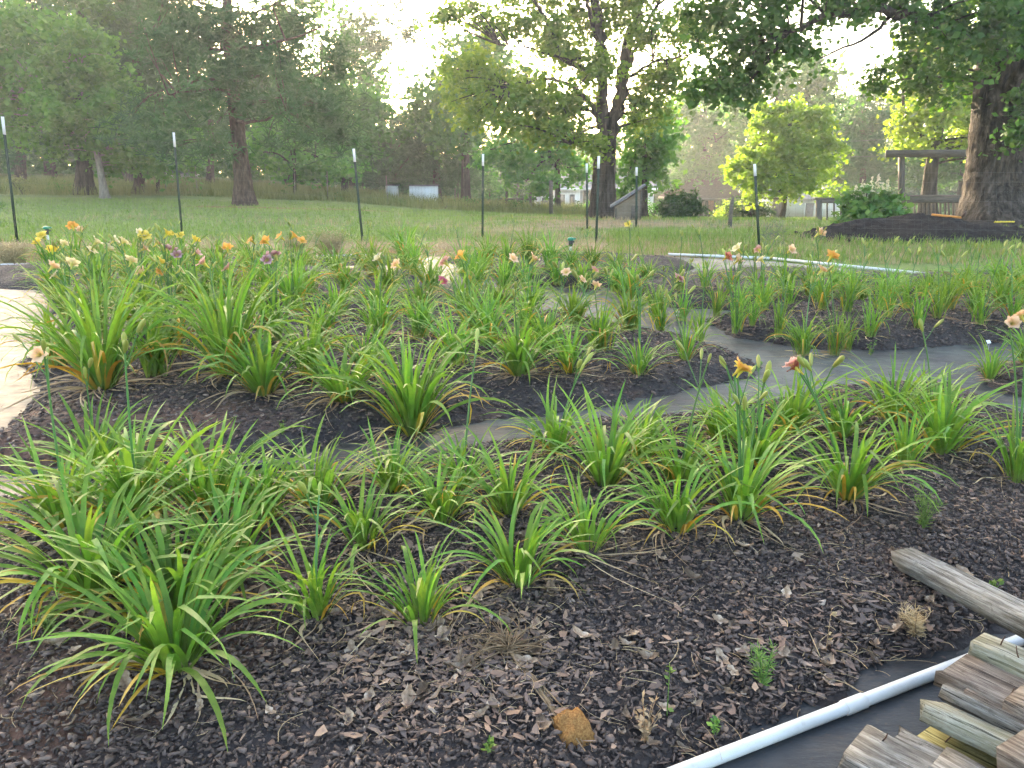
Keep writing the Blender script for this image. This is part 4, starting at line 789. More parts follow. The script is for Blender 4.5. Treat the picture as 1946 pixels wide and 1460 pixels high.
# leaning pole against the oak
a, b = wp(1832, 372), wp(1866, 256); m = MB(); m.tube([a, b], .018, 8); root = thing('leaning_pole', 'thin dark pole with white tip leaning by the oak', 'pole', a); o = m.obj('shaft', M['post_green'], root); m = MB(); m.tube([b, b + (b - a) * .06], .02, 8); o2 = m.obj('white_tip', M['white_paint'], root)
for o_ in (o, o2): o_.matrix_parent_inverse = Matrix.Translation(Vector(a)).inverted()
# wooden posts of the old rail fence in the middle
for (x_, y0, y1, rr, lab) in ((963, 402, 364, .07, 'grey wooden post, left of the old rail fence'), (1008, 405, 366, .07, 'grey wooden post, middle of the old rail fence'), (1047, 408, 343, .09, 'tall reddish wooden post by the white house'), (650 + 215, 393, 358, .04, 'thin pale stake in the field behind the white sheds'), (1387, 432, 372, .05, 'leaning dark wooden stake left of the young tree')):
    b = at(x_, y0); tp = W(x_ + (6 if x_ == 1387 else 0), y1, b[1]); m = MB(); m.tube([b - [0, 0, .2], b + (tp - b) * .5 + rng.normal(0, .01, 3), tp], [rr, rr * .95, rr * .85], 8); tag(m.obj('wooden_post', M['deckwood'], None, False, b), lab, 'post', 'old wooden posts')
a, b = W(960, 378, at(963, 402)[1]), W(1012, 379, at(1008, 405)[1]); m = MB(); m.tube([a - [.2, 0, 0], b + [.2, 0, 0]], .045, 6); tag(m.obj('fence_rail', M['deckwood'], None, False, a), 'single grey rail fixed between two old wooden posts', 'rail')
# small stakes of the far wire fence
for i, x_ in enumerate((316, 375, 560, 622, 737, 1230)):
    Yd_ = 39; b = gpt(x_, Yd_); m = MB(); m.tube([b - [0, 0, .1], b + [rng.normal(0, .04), 0, 1.35 if x_ != 1230 else 2.4]], .022 if x_ != 1230 else .06, 6); tag(m.obj('wire_fence_stake' if x_ != 1230 else 'utility_pole', M['bark_pale'], None, False, b), ('thin far fence stake, %s from the left along the field' % ordw(i)) if x_ != 1230 else 'grey utility pole right of the maple', 'stake' if x_ != 1230 else 'pole')
for i, (p0, p1) in enumerate((((1585, 297), (1720, 293)), ((1590, 268), (1700, 262)), ((1235, 338), (1300, 372)))):
    a, b = W(*p0, 40), W(*p1, 38); m = MB(); m.tube(bezier(a, (a + b) / 2 - [0, 0, .12], b, 8), .010, 4); tag(m.obj('power_line', M['wire'], None, False, a), ('lower', 'upper', 'slanting')[i] + (' thin cable crossing behind the pergola' if i < 2 else ' cable from the grey utility pole'), 'cable')
# compost mound with tools
c0 = at(1810, 462); rx, ry, H = 2.5, 1.5, .40; n = 60; xs = np.linspace(-1, 1, n); X, Y = np.meshgrid(xs, xs); rr = np.hypot(X, Y)
Z = H * np.clip(1 - rr ** 1.6, -.2, 1) * (.82 + .36 * vnoise(X * 4 + 5, Y * 4, 8)) + .12 * (vnoise(X * 11, Y * 11, 3) - .5) + .06 * (vnoise(X * 30, Y * 30, 3) - .5); Z = np.where(rr > 1, -.08, Z)
id_ = np.arange(n * n).reshape(n, n); F = np.stack([id_[:-1, :-1], id_[:-1, 1:], id_[1:, 1:], id_[1:, :-1]], -1).reshape(-1, 4)
V = np.stack([X * rx, Y * ry, Z + gh(c0[0] + X * rx, c0[1] + 1.2 + Y * ry) - c0[2]], -1).reshape(-1, 3); MC = c0 + [0, 1.2, 0]
tag(link('soil_mound', mesh('soil_mound', V, F, M['soil'], None, True), None, MC), 'low mound of dark compost in front of the oak', 'soil mound')
def mz(x, y): u, v_ = (x - MC[0]) / rx, (y - MC[1]) / ry; return MC[2] + H * max(0, 1 - math.hypot(u, v_) ** 1.6) * 1.03
a = W(1768, 432, MC[1] + .2); b = W(1824, 429, MC[1] + .25); a[2] = mz(a[0], a[1]) + .05; b[2] = mz(b[0], b[1]) + .06; m = MB(); m.tube([a, b], .022, 8); root = thing('garden_tool', 'orange handled garden tool lying on the compost mound', 'tool', a); o = m.obj('handle', M['orange'], root); m = MB(); m.tube([b, b + [.05, 0, .05], b + [.1, .02, .12]], [.022, .03, .012], 8); o2 = m.obj('grip', M['rust'], root)
for o_ in (o, o2): o_.matrix_parent_inverse = Matrix.Translation(Vector(a)).inverted()
a = W(1888, 436, MC[1] + .1); a[2] = mz(a[0], a[1]) + .04; m = MB()
P = np.array([[i * .02, .012 * math.sin(i * 2.2), .02 + .02 * abs(math.sin(i * 1.6))] for i in range(20)]); m.tube(P, .014, 6); o = m.obj('yellow_strap', M['yellow_plastic'], None, True); o.location = a; tag(o, 'crinkled yellow strap lying on the compost mound', 'strap')
# ------------------------------------------------------------------ daylilies
def ribbon(L, a0, bend, p, wd, twist=0., seg=9, side=0., kink=None, fold=.35, floor=.012, wave=0.):
    """one strap leaf arching towards +x from the origin: a gutter of two strips"""
    s = np.linspace(0, 1, seg + 1); th = a0 + bend * s ** p
    if kink is not None: th = th + np.where(s > kink[0], kink[1], 0)
    dx = np.sin(th) * L / seg; dz = np.cos(th) * L / seg
    x = np.concatenate([[0], np.cumsum((dx[:-1] + dx[1:]) / 2)]); z = np.concatenate([[0], np.cumsum((dz[:-1] + dz[1:]) / 2)])
    y = side * s ** 2 * L + wave * L * np.sin(s * 9)
    wdt = wd * np.minimum(1, .55 + s * 2.2) * np.clip((1 - s ** 3.2), 0, 1) ** .75 + .0006
    c = np.stack([x + .012 * 0, y, z], -1); T = np.gradient(c, axis=0); T /= np.linalg.norm(T, axis=1)[:, None]
    S = np.cross(T, [0, 0, 1.]); bad = np.linalg.norm(S, axis=1) < .15; S[bad] = [0, -1, 0]; S /= np.linalg.norm(S, axis=1)[:, None]; S = np.where((S @ np.array([0, 1., 0]))[:, None] > 0, -S, S)
    N = np.cross(S, T); tw = twist * s
    S2 = S * np.cos(tw)[:, None] + N * np.sin(tw)[:, None]; N2 = np.cross(S2, T); fd = fold * (1 - .6 * s)
    l = c + S2 * wdt[:, None] * .5 + N2 * (wdt * fd * .5)[:, None]; r_ = c - S2 * wdt[:, None] * .5 + N2 * (wdt * fd * .5)[:, None]
    V = np.stack([l, c, r_], 1).reshape(-1, 3); V[:, 2] = np.where(V[:, 2] < floor, floor + (V[:, 2] - floor) * .03, V[:, 2])
    i = np.arange(seg)[:, None] * 3; F = np.concatenate([i + np.array([0, 1, 4, 3]), i + np.array([1, 2, 5, 4])])
    return V, F, np.repeat(s, 3)
def leaf_params(kind, u):
    """u in 0..1: 0 centre of the fan, 1 outside"""
    r_ = rng.random
    if kind == 'dry': return dict(L=.34 + .25 * r_(), a0=.9 + .5 * r_(), bend=.9 + .9 * r_(), p=.6, wd=.011 + .006 * r_(), twist=rng.normal(0, 2.6), side=rng.normal(0, .5), fold=.7, wave=rng.normal(0, .012))
    a0 = .04 + .46 * u + .12 * r_(); bend = .35 + 1.1 * u + .7 * r_() * (.35 + u); kink = (.45 + .4 * r_(), .5 + .8 * r_()) if r_() < .16 else None
    return dict(L=.50 + .24 * r_() + .08 * (u > .3), a0=a0, bend=bend, p=1.35 + .8 * r_(), wd=.016 + .009 * r_(), twist=rng.normal(0, .45), side=rng.normal(0, .13), kink=kink)
proto = {'lily': [], 'lily_yellow': [], 'lily_dry': []}
for i in range(44):
    u = (i + .5) / 44; V, F, s_ = ribbon(**leaf_params('g', u)); proto['lily'].append(mesh('leaf', V, F, M['lily'], {'s': s_, 'v': np.full(len(V), rng.random())}, True))
for i in range(12):
    V, F, s_ = ribbon(**leaf_params('g', .75 + .3 * rng.random())); proto['lily_yellow'].append(mesh('yellow_leaf', V, F, M['lily_yellow'], {'s': s_, 'v': np.full(len(V), rng.random())}, True))
for i in range(16):
    V, F, s_ = ribbon(**leaf_params('dry', 1)); proto['lily_dry'].append(mesh('dry_leaf', V, F, M['lily_dry'], {'s': s_, 'v': np.full(len(V), rng.random())}, True))
def merged(n_g, n_y, n_d, name):
    out = {}
    for key, n, kd in (('lily', n_g, 'g'), ('lily_yellow', n_y, 'g'), ('lily_dry', n_d, 'dry')):
        Vs, Fs, Ss, Rs, o = [], [], [], [], 0
        for i in range(n):
            u = (rng.random() if key == 'lily' else .8 + .2 * rng.random()); V, F, s_ = ribbon(**leaf_params(kd, u), seg=7); a = rng.random() * 6.283; ca, sa = math.cos(a), math.sin(a)
            off = rng.normal(0, .045, 2); V = np.stack([V[:, 0] * ca - V[:, 1] * sa + off[0], V[:, 0] * sa + V[:, 1] * ca + off[1], V[:, 2]], -1)
            Vs.append(V); Fs.append(F + o); o += len(V); Ss.append(s_); Rs.append(np.full(len(V), rng.random()))
        if n: out[key] = mesh(name, np.concatenate(Vs), np.concatenate(Fs), M[key], {'s': np.concatenate(Ss), 'v': np.concatenate(Rs)}, True)
    return out
FAR = [merged(64, 6, 16, 'foliage') for _ in range(7)] + [merged(34, 3, 9, 'foliage') for _ in range(4)]
# flowers
def petal(L, wd, curl, ruff, n=6, m=4):
    s = np.linspace(0, 1, n + 1); u = np.linspace(-1, 1, m + 1); S, U = np.meshgrid(s, u, indexing='ij')
    th = .35 + curl * S ** 1.3; r_ = np.cumsum(np.sin(th) * L / n, 0); z = np.cumsum(np.cos(th) * L / n, 0)
    wv = wd * np.sin(np.pi * np.clip(S * .93 + .05, 0, 1)) ** .7 * (1 - .15 * S)
    y = U * wv * .5; z = z + ruff * np.sin(S * 11 + U * 3) * np.abs(U) * S * L + .12 * wv * U ** 2
    V = np.stack([r_, y, z], -1).reshape(-1, 3); i = np.arange(n)[:, None] * (m + 1) + np.arange(m)[None]; F = np.stack([i, i + 1, i + m + 2, i + m + 1], -1).reshape(-1, 4)
    return V, F, S.ravel()
def flower_mesh(L=.062, opened=1.0):
    Vs, Fs, Ss, o = [], [], [], 0
    for k in range(6):
        V, F, s_ = petal(L * (1 if k % 2 else .96), .056 if k % 2 else .038, (1.25 + .3 * rng.random()) * opened, .10 + .07 * rng.random())
        a = k * math.pi / 3 + rng.normal(0, .08); V = np.stack([V[:, 0] * math.cos(a) - V[:, 1] * math.sin(a), V[:, 0] * math.sin(a) + V[:, 1] * math.cos(a), V[:, 2] + .02 + (.002 if k % 2 else 0)], -1); Vs.append(V); Fs.append(F + o); o += len(V); Ss.append(s_)
    m = MB(); m.tube(np.array([[0, 0, -.01], [0, 0, .01], [0, 0, .032]]), [.004, .006, .012], 7, False); V, F = m.data(); Vs.append(V); Fs.append(F + o); o += len(V); Ss.append(np.zeros(len(V)))
    for k in range(6):
        a = k * 1.05 + .4; m = MB(); m.tube(bezier((0, 0, .02), (.006 * math.cos(a), .006 * math.sin(a), .05), (.02 * math.cos(a), .02 * math.sin(a), .07), 4), .0011, 3, False); V, F = m.data(); Vs.append(V); Fs.append(F + o); o += len(V); Ss.append(np.full(len(V), .1))
    return np.concatenate(Vs), np.concatenate(Fs), np.concatenate(Ss)
FC = {'cream': ((.55, .50, .10), (.68, .58, .30), (.72, .62, .40)), 'yellow': ((.55, .50, .05), (.72, .52, .06), (.76, .58, .12)), 'orange': ((.60, .45, .05), (.72, .36, .06), (.74, .40, .12)), 'peach': ((.58, .50, .10), (.70, .42, .22), (.72, .50, .33)), 'mauve': ((.50, .45, .10), (.26, .08, .11), (.50, .32, .33)), 'pink': ((.58, .50, .08), (.58, .26, .22), (.64, .40, .36)), 'red': ((.60, .45, .05), (.38, .07, .05), (.50, .18, .12)), 'magenta': ((.5, .45, .08), (.42, .07, .14), (.52, .18, .26))}
FM = {}
for k, (a, b, c_) in FC.items():
    t = NT('petal_' + k); col = t.ramp(t.attr('s'), [(.05, a), (.38, b), (.8, c_), (1, tuple(min(1, x * 1.1) for x in c_))]); h = t.n('ShaderNodeHueSaturation'); t.l(col, h.inputs['Color']); t.l(t.math('ADD', t.math('MULTIPLY', t.rnd(), .3), .85), h.inputs['Value']); col = h.outputs[0]
    mt = t.bsdf(col, .55, .25, None, .35, col); FM[k] = []
    for op in (1.0, .8, 1.15):
        V, F, s_ = flower_mesh(.062, op); FM[k].append(mesh('flower', V, F, mt, {'s': s_}, True))
m = MB(); m.tube(np.array([[0, 0, 0], [0, 0, .008], [0, 0, .025], [0, 0, .045], [0, 0, .058], [0, 0, .064]]), [.003, .006, .0085, .0095, .006, .0015], 7, False); V, F = m.data(); BUD = mesh('bud', V, F, M['bud'], {'v': np.full(len(V), .5), 's': np.full(len(V), .5)}, True)
def add_scape(root, tip, heads, base_off=(0, 0)):
    """tip: flower position in root space; heads: list of colours or None for a bud"""
    tip = np.asarray(tip, float); b = np.array([base_off[0], base_off[1], 0.]); mid = np.array([tip[0] * .35, tip[1] * .35, tip[2] * .6]); P = bezier(b, mid, tip, 9); m = MB(); m.tube(P, np.linspace(.0055, .0034, 9), 6, False); ends = [(tip, P[-1] - P[-2])]
    for i in range(1, len(heads)):
        a = rng.random() * 6.28; f = .80 + .16 * rng.random(); s0 = P[min(8, int(f * 8))]; L = .04 + .06 * rng.random(); e = s0 + np.array([math.cos(a) * L * .8, math.sin(a) * L * .8, L + (tip[2] - s0[2]) * .6]); m.tube(bezier(s0, (s0 + e) / 2 + [0, 0, -.01], e, 4), np.linspace(.003, .0025, 4), 5, False); ends.append((e, np.array([math.cos(a), math.sin(a), 1.2])))
    V, F = m.data(); so = link('scape', mesh('scape', V, F, M['scape'], {'v': np.full(len(V), .5), 's': np.full(len(V), .5)}, True), root)
    for (e, d), hd in zip(ends, heads):
        d = Vector(d).normalized()
        if hd is None: q = d.to_track_quat('Z', 'Y'); link('bud', BUD, so, e, q.to_euler(), .7 + .6 * rng.random())
        else:
            az = rng.normal(-1.57, 1.0); face = Vector((math.cos(az) * .9, math.sin(az) * .9, .55 + .5 * rng.random())).normalized(); q = face.to_track_quat('Z', 'Y'); link('flower', FM[hd][int(rng.integers(3))], so, e, q.to_euler(), (.9 + .25 * rng.random()) * (.98 if abs(root.location[1]) > 6 else .75))
    return so
# rows of clumps: (px, py, width in picture, height factor)
ROWS = [
 ('nearest row of the front bed', 'near', [(335, 1258, 440, .95), (600, 1172, 270, 1.0), (800, 1175, 260, .95), (985, 1092, 300, 1.0), (1117, 1047, 240, 1.0), (1285, 1012, 260, 1.05), (1405, 985, 310, 1.05), (1608, 942, 290, 1.1), (1932, 905, 190, 1.25)]),
 ('second row of the front bed', 'near', [(180, 1120, 440, .95), (330, 1150, 380, .95), (440, 1085, 330, .95), (690, 1035, 250, .95), (842, 990, 250, .95), (968, 985, 260, 1.05), (1150, 925, 290, 1.05), (1290, 915, 240, 1.0), (1440, 880, 270, .95), (1722, 878, 170, 1.0), (1790, 852, 270, 1.0)]),
 ('third row of the front bed', 'near', [(130, 1010, 340, .9), (265, 1000, 420, .95), (400, 975, 360, .95), (500, 985, 280, .9), (605, 958, 270, .95), (745, 935, 250, .9), (880, 925, 230, .9), (1055, 862, 220, 1.0), (1215, 860, 240, .9), (1370, 830, 230, .9), (1500, 815, 240, 1.0), (1600, 820, 220, .9), (1695, 800, 230, 1.05), (1770, 790, 200, .9)]),
 ('front row of the middle bed', 'near', [(180, 848, 270, .95), (195, 735, 370, 1.25), (435, 715, 390, 1.25), (500, 740, 260, 1.0), (652, 760, 240, .95), (780, 778, 330, 1.15), (985, 715, 230, 1.0), (1085, 703, 180, .95), (1215, 695, 140, .9), (1303, 678, 110, 1.05)]),
 ('bed at the right picture edge', 'near', [(1882, 712, 110, 1.0), (1955, 700, 160, 1.0)]),
 ('second row of the middle bed', 'far', [(110, 690, 230, 1.0), (300, 715, 260, 1.0), (330, 660, 230, 1.1), (590, 700, 230, .95), (700, 700, 210, .9), (860, 690, 210, .95), (930, 660, 210, 1.0), (1040, 665, 190, .95), (1140, 655, 170, .95), (1195, 640, 160, 1.0), (1255, 645, 130, 1.0), (1330, 650, 100, .95)]),
 ('rear row of the middle bed', 'far', [(180, 640, 200, 1.0), (270, 635, 200, 1.0), (420, 640, 210, 1.1), (520, 640, 200, 1.1), (610, 645, 180, .95), (720, 640, 190, .9), (800, 635, 180, .9), (900, 625, 180, 1.0), (1000, 625, 170, 1.0), (1090, 620, 160, 1.0)]),
 ('front row of the left rear bed', 'far', [(130, 592, 180, .9), (210, 590, 180, 1.05), (290, 592, 180, 1.05), (380, 592, 180, 1.1), (470, 594, 170, 1.1), (560, 592, 190, 1.1), (640, 592, 160, .9), (720, 588, 170, .95), (800, 584, 160, .95), (880, 580, 150, 1.05), (950, 582, 150, 1.05), (1010, 578, 140, 1.0)]),
 ('second row of the left rear bed', 'far', [(110, 560, 150, .9), (190, 558, 160, 1.1), (270, 556, 160, 1.1), (350, 556, 160, 1.1), (430, 555, 160, 1.15), (510, 552, 160, 1.1), (585, 552, 150, 1.0), (660, 552, 140, .95), (740, 550, 150, 1.0), (820, 552, 140, 1.0), (900, 555, 140, 1.05), (960, 556, 130, 1.0)]),
 ('third row of the left rear bed', 'far', [(110, 535, 130, 1.1), (180, 533, 140, 1.1), (250, 532, 140, 1.15), (320, 532, 140, 1.15), (400, 530, 140, 1.1), (480, 528, 140, 1.1), (560, 526, 130, 1.1), (640, 526, 130, .95), (710, 525, 140, .95), (790, 530, 130, 1.0)]),
 ('rear strip at the left', 'far', [(100, 512, 110, 1.1), (150, 510, 120, 1.2), (200, 508, 120, 1.2), (250, 506, 120, 1.2), (300, 505, 120, 1.2), (350, 503, 120, 1.2), (410, 503, 110, 1.0), (470, 502, 110, 1.0), (530, 502, 110, 1.0), (590, 502, 100, .9), (690, 502, 110, .9), (770, 500, 140, 1.2)]),
 ('middle rear bed', 'far', [(880, 505, 110, 1.2), (925, 500, 110, 1.2), (965, 505, 110, 1.2), (1005, 500, 110, 1.2), (1045, 503, 110, 1.2), (1085, 505, 100, 1.1), (1125, 500, 100, 1.0), (1170, 505, 100, 1.0), (910, 520, 110, 1.1), (1000, 520, 110, 1.0), (1110, 528, 120, 1.0), (1060, 525, 100, 1.0), (1170, 525, 110, 1.05), (1230, 520, 100, 1.0)]),
 ('front row of the right rear bed', 'far', [(1195, 570, 130, 1.1), (1250, 565, 120, 1.1), (1300, 570, 100, 1.0), (1362, 575, 110, 1.15), (1405, 570, 110, 1.0), (1450, 580, 120, 1.05), (1500, 570, 110, 1.0), (1560, 565, 110, 1.05), (1620, 560, 110, 1.05), (1690, 558, 110, 1.0), (1760, 556, 110, 1.0), (1830, 552, 120, 1.0), (1910, 550, 130, 1.0)]),
 ('rear row of the right rear bed', 'far', [(1290, 545, 100, 1.0), (1340, 540, 100, 1.0), (1390, 542, 100, 1.0), (1440, 540, 100, 1.0), (1490, 540, 110, 1.2), (1540, 540, 110, 1.2), (1590, 538, 110, 1.1), (1640, 540, 110, 1.0), (1700, 542, 110, 1.0), (1770, 542, 110, 1.0), (1840, 535, 120, 1.1), (1900, 535, 130, 1.1), (1945, 530, 130, 1.1)]),
 ('front row of the right mound', 'far', [(1400, 617, 100, 1.05), (1430, 612, 70, .9), (1482, 614, 90, 1.1), (1530, 628, 140, 1.0), (1590, 632, 110, 1.15), (1617, 622, 80, 1.0), (1657, 620, 120, 1.05), (1688, 608, 90, 1.0), (1745, 614, 110, 1.15), (1782, 610, 110, 1.1), (1862, 608, 110, 1.1), (1925, 600, 120, 1.1)]),
 ('rear row of the right mound', 'far', [(1450, 602, 90, .9), (1560, 600, 110, 1.1), (1610, 598, 110, 1.0), (1670, 592, 110, 1.1), (1720, 590, 110, 1.0), (1800, 588, 120, 1.1), (1850, 585, 120, 1.1), (1900, 582, 120, 1.1), (1950, 580, 120, 1.1)])]
CL = []; fi = 0
for rname, kd, items in ROWS:
    items = sorted(items)
    for i, (px_, py_, wpx, hf) in enumerate(items):
        p = onbed(px_, py_); dep = math.hypot(p[1], CAMZ); wm = pm(wpx, dep); sc = wm / 1.08; small = wm < .42; n_g = int(np.clip(72 * (wm / .85) ** 1.1, 15, 92))
        size = 'large' if wm > .85 else ('small' if wm < .55 else 'medium'); place = ('%s from the left in the ' % ordw(i)) if len(items) > 2 else ('%s one in the ' % ('left', 'right')[i])
        root = thing('daylily_clump', '%s daylily clump, %s%s' % (size, place, rname), 'daylily', p, rng.random() * 6.28, 'daylily clumps planted in the mulch beds')
        hs = np.clip(sc, .55, 1.1) * hf * .93
        ws = np.clip(sc, .42, 1.1)
        if kd == 'near':
            crown = .012 + .05 * min(1, wm); ue = .7 + .8 * rng.random(); sl = rng.normal(0, .10, 2)
            for j in range(n_g):
                u = ((j + rng.random()) / n_g) ** ue; me = proto['lily'][min(43, int(u ** .9 * 44))]; a = rng.random() * 6.283; o = link('leaf', me, root, (math.cos(a) * crown * u ** .5, math.sin(a) * crown * u ** .5, -.01), (rng.normal(0, .07), rng.normal(0, .07), a + rng.normal(0, .5)), (ws * (.85 + .3 * rng.random()), min(1, ws + .2) * (.8 + .4 * rng.random()), hs * (.85 + .3 * rng.random())))
            for j in range(max(1, int(n_g * (.12 + .10 * rng.random())))):
                a = rng.random() * 6.283; link('yellow_leaf', proto['lily_yellow'][int(rng.integers(12))], root, (math.cos(a) * crown, math.sin(a) * crown, -.01), (0, 0, a), (ws * (.7 + .3 * rng.random()), ws, hs * (.6 + .3 * rng.random())))
            for j in range(max(4, int(n_g * .34))):
                a = rng.random() * 6.283; link('dry_leaf', proto['lily_dry'][int(rng.integers(16))], root, (math.cos(a) * crown, math.sin(a) * crown, .0), (0, 0, a), (ws * (.45 + .45 * rng.random()), 1, ws * (.5 + .6 * rng.random())))
        else:
            ms = FAR[int(rng.integers(7))] if wm > .6 else FAR[7 + int(rng.integers(4))]
            for key, nm in (('lily', 'foliage'), ('lily_yellow', 'yellow_leaves'), ('lily_dry', 'dry_leaves')): struct(link(nm, ms[key], root, (0, 0, 0), None, (sc * 1.0, sc * 1.0, np.clip(sc, .6, 1.1) * hf * .98)), 'stuff')
        CL.append((root, px_, py_, p, dep))
# flowers, each on the clump it most likely grows from
FL = [(85, 680, 'peach'), (113, 530, 'cream'), (135, 510, 'cream'), (93, 515, 'peach'), (78, 468, 'yellow'), (86, 455, 'yellow'), (100, 482, 'yellow'), (140, 437, 'orange'), (156, 441, 'peach'), (120, 470, 'cream'), (212, 462, 'cream'), (200, 480, 'cream'), (228, 466, 'cream'), (246, 505, 'cream'), (262, 452, 'cream'), (272, 458, 'yellow'), (168, 484, 'cream'), (176, 468, 'cream'), (293, 468, 'red'), (266, 478, 'peach'), (312, 452, 'yellow'), (322, 448, 'yellow'), (345, 453, 'yellow'), (366, 463, 'yellow'), (325, 483, 'mauve'), (338, 492, 'mauve'), (318, 480, 'mauve'), (433, 479, 'orange'), (484, 463, 'orange'), (512, 465, 'orange'), (540, 456, 'orange'), (552, 455, 'orange'), (571, 464, 'orange'), (517, 497, 'mauve'), (508, 501, 'mauve'), (527, 494, 'mauve'), (396, 508, 'pink'), (300, 506, 'yellow'), (316, 512, 'cream'), (335, 519, 'cream'), (275, 523, 'peach'), (297, 523, 'orange'), (366, 485, 'pink'), (443, 517, 'pink'), (727, 500, 'cream'), (760, 509, 'peach'), (853, 507, 'pink'), (836, 540, 'magenta'), (870, 553, 'orange'), (884, 494, 'orange'), (968, 498, 'peach'), (1007, 500, 'peach'), (1078, 524, 'peach'), (1100, 538, 'peach'), (1125, 519, 'pink'), (1130, 550, 'peach'), (1283, 537, 'mauve'), (1330, 570, 'peach'), (1395, 712, 'orange'), (1402, 715, 'yellow'), (1525, 710, 'red'), (1518, 706, 'pink'), (1375, 494, 'red'), (1396, 501, 'peach'), (1452, 500, 'cream'), (1445, 480, 'pink'), (1408, 480, 'cream'), (1495, 481, 'peach'), (1550, 449, 'peach'), (1574, 496, 'orange'), (1555, 521, 'peach'), (1578, 553, 'cream'), (1918, 622, 'peach'), (1947, 612, 'peach'), (1197, 432, 'yellow')]
used = set()
for fx, fy, col in FL:
    best = None
    for c_ in CL:
        root, px_, py_, p, dep = c_; d = math.hypot(p[1], .8); ex = .74 / d * FPX; hgt = py_ - fy
        if hgt < .45 / d * FPX or hgt > 1.0 / d * FPX or (fy < 600 and d < 5.6): continue
        cost = abs(px_ - fx) / FPX * d * 2.2 + abs(hgt - ex) / FPX * d + .1 * (id(root) in used)
        if best is None or cost < best[0]: best = (cost, c_)
    if best is None or best[0] > 1.4: continue
    root, px_, py_, p, dep = best[1]; used.add(id(root)); Rz = np.array(Matrix.Rotation(-root.rotation_euler[2], 3, 'Z')); tip = Rz @ (atd(fx, fy, p[1] - .05) - p)
    add_scape(root, tip, [col] + [None] * int(rng.integers(1, 4)))
# bud stalks without open flowers
for (fx, fy, ci) in [(c_[1] + rng.normal(0, 12), None, c_) for c_ in CL if rng.random() < (.45 if c_[4] > 4.6 else .12)]:
    root, px_, py_, p, dep = ci; z_ = .42 + .2 * rng.random(); a = rng.random() * 6.28; add_scape(root, (math.cos(a) * .12, math.sin(a) * .12, z_ if dep > 3.2 else .34 + .1 * rng.random()), [None] * int(rng.integers(2, 5)))
for fx, fy in ((237, 663), (1218, 545), (1275, 575), (1265, 565), (1212, 540), (1345, 690), (1455, 720), (1415, 780)):
    ci = min((c_ for c_ in CL if c_[2] - fy > 60), key=lambda c_: abs(c_[1] - fx) + abs((c_[2] - fy) - .62 / c_[4] * FPX)); root, px_, py_, p, dep = ci
    Rz = np.array(Matrix.Rotation(-root.rotation_euler[2], 3, 'Z')); add_scape(root, Rz @ (atd(fx, fy, p[1] - .05) - p), [None] * 3)
# ------------------------------------------------------------------ lumber pile at the right
def wood(name, grey, brown, tint=(1, 1, 1)):
    t = NT(name); tc = t.n('ShaderNodeTexCoord'); mp = t.n('ShaderNodeMapping'); mp.inputs['Scale'].default_value = (1.6, 16, 16); ad = t.n('ShaderNodeVectorMath', operation='ADD'); cb = t.n('ShaderNodeCombineXYZ'); rr = t.rnd()
    for i in range(3): t.l(t.math('MULTIPLY', rr, 7.3 + i * 3), cb.inputs[i])
    t.l(tc.outputs['Object'], ad.inputs[0]); t.l(cb.outputs[0], ad.inputs[1]); t.l(ad.outputs[0], mp.inputs[0])
    n1 = t.noise(mp.outputs[0], 3.2, 7, .7); n2 = t.noise(ad.outputs[0], 5, 4, .6); mp2 = t.n('ShaderNodeMapping'); mp2.inputs['Scale'].default_value = (.6, 34, 34); t.l(ad.outputs[0], mp2.inputs[0]); n3 = t.noise(mp2.outputs[0], 3, 5, .75)
    c = t.ramp(n1, [(.3, tuple(x * .38 for x in brown)), (.45, brown), (.6, grey), (.75, tuple(min(1, x * 1.35) for x in grey))]); c = t.mix(t.ramp(n3, [(.38, (.9, .9, .9)), (.46, (0, 0, 0))]), c, tuple(x * .18 for x in brown)); c = t.mix(t.ramp(t.noise(ad.outputs[0], 26, 5, .75), [(.58, (0, 0, 0)), (.72, (.7, .7, .7))]), c, tuple(x * .35 for x in brown)); c = t.mix(t.ramp(n2, [(.55, (0, 0, 0)), (.75, (.6, .6, .6))]), c, tint)
    return t.bsdf(c, .95, .1, t.bump(t.math('ADD', n1, n3), 1, .007))
WM = [wood('grey_weathered_wood', (.29, .285, .265), (.15, .138, .12), (.22, .21, .18)), wood('brown_weathered_wood', (.225, .20, .175), (.115, .095, .08), (.165, .14, .115)), wood('green_weathered_wood', (.29, .295, .255), (.18, .175, .13), (.20, .21, .14)), wood('yellow_green_wood', (.36, .34, .17), (.26, .23, .09), (.40, .36, .16))]
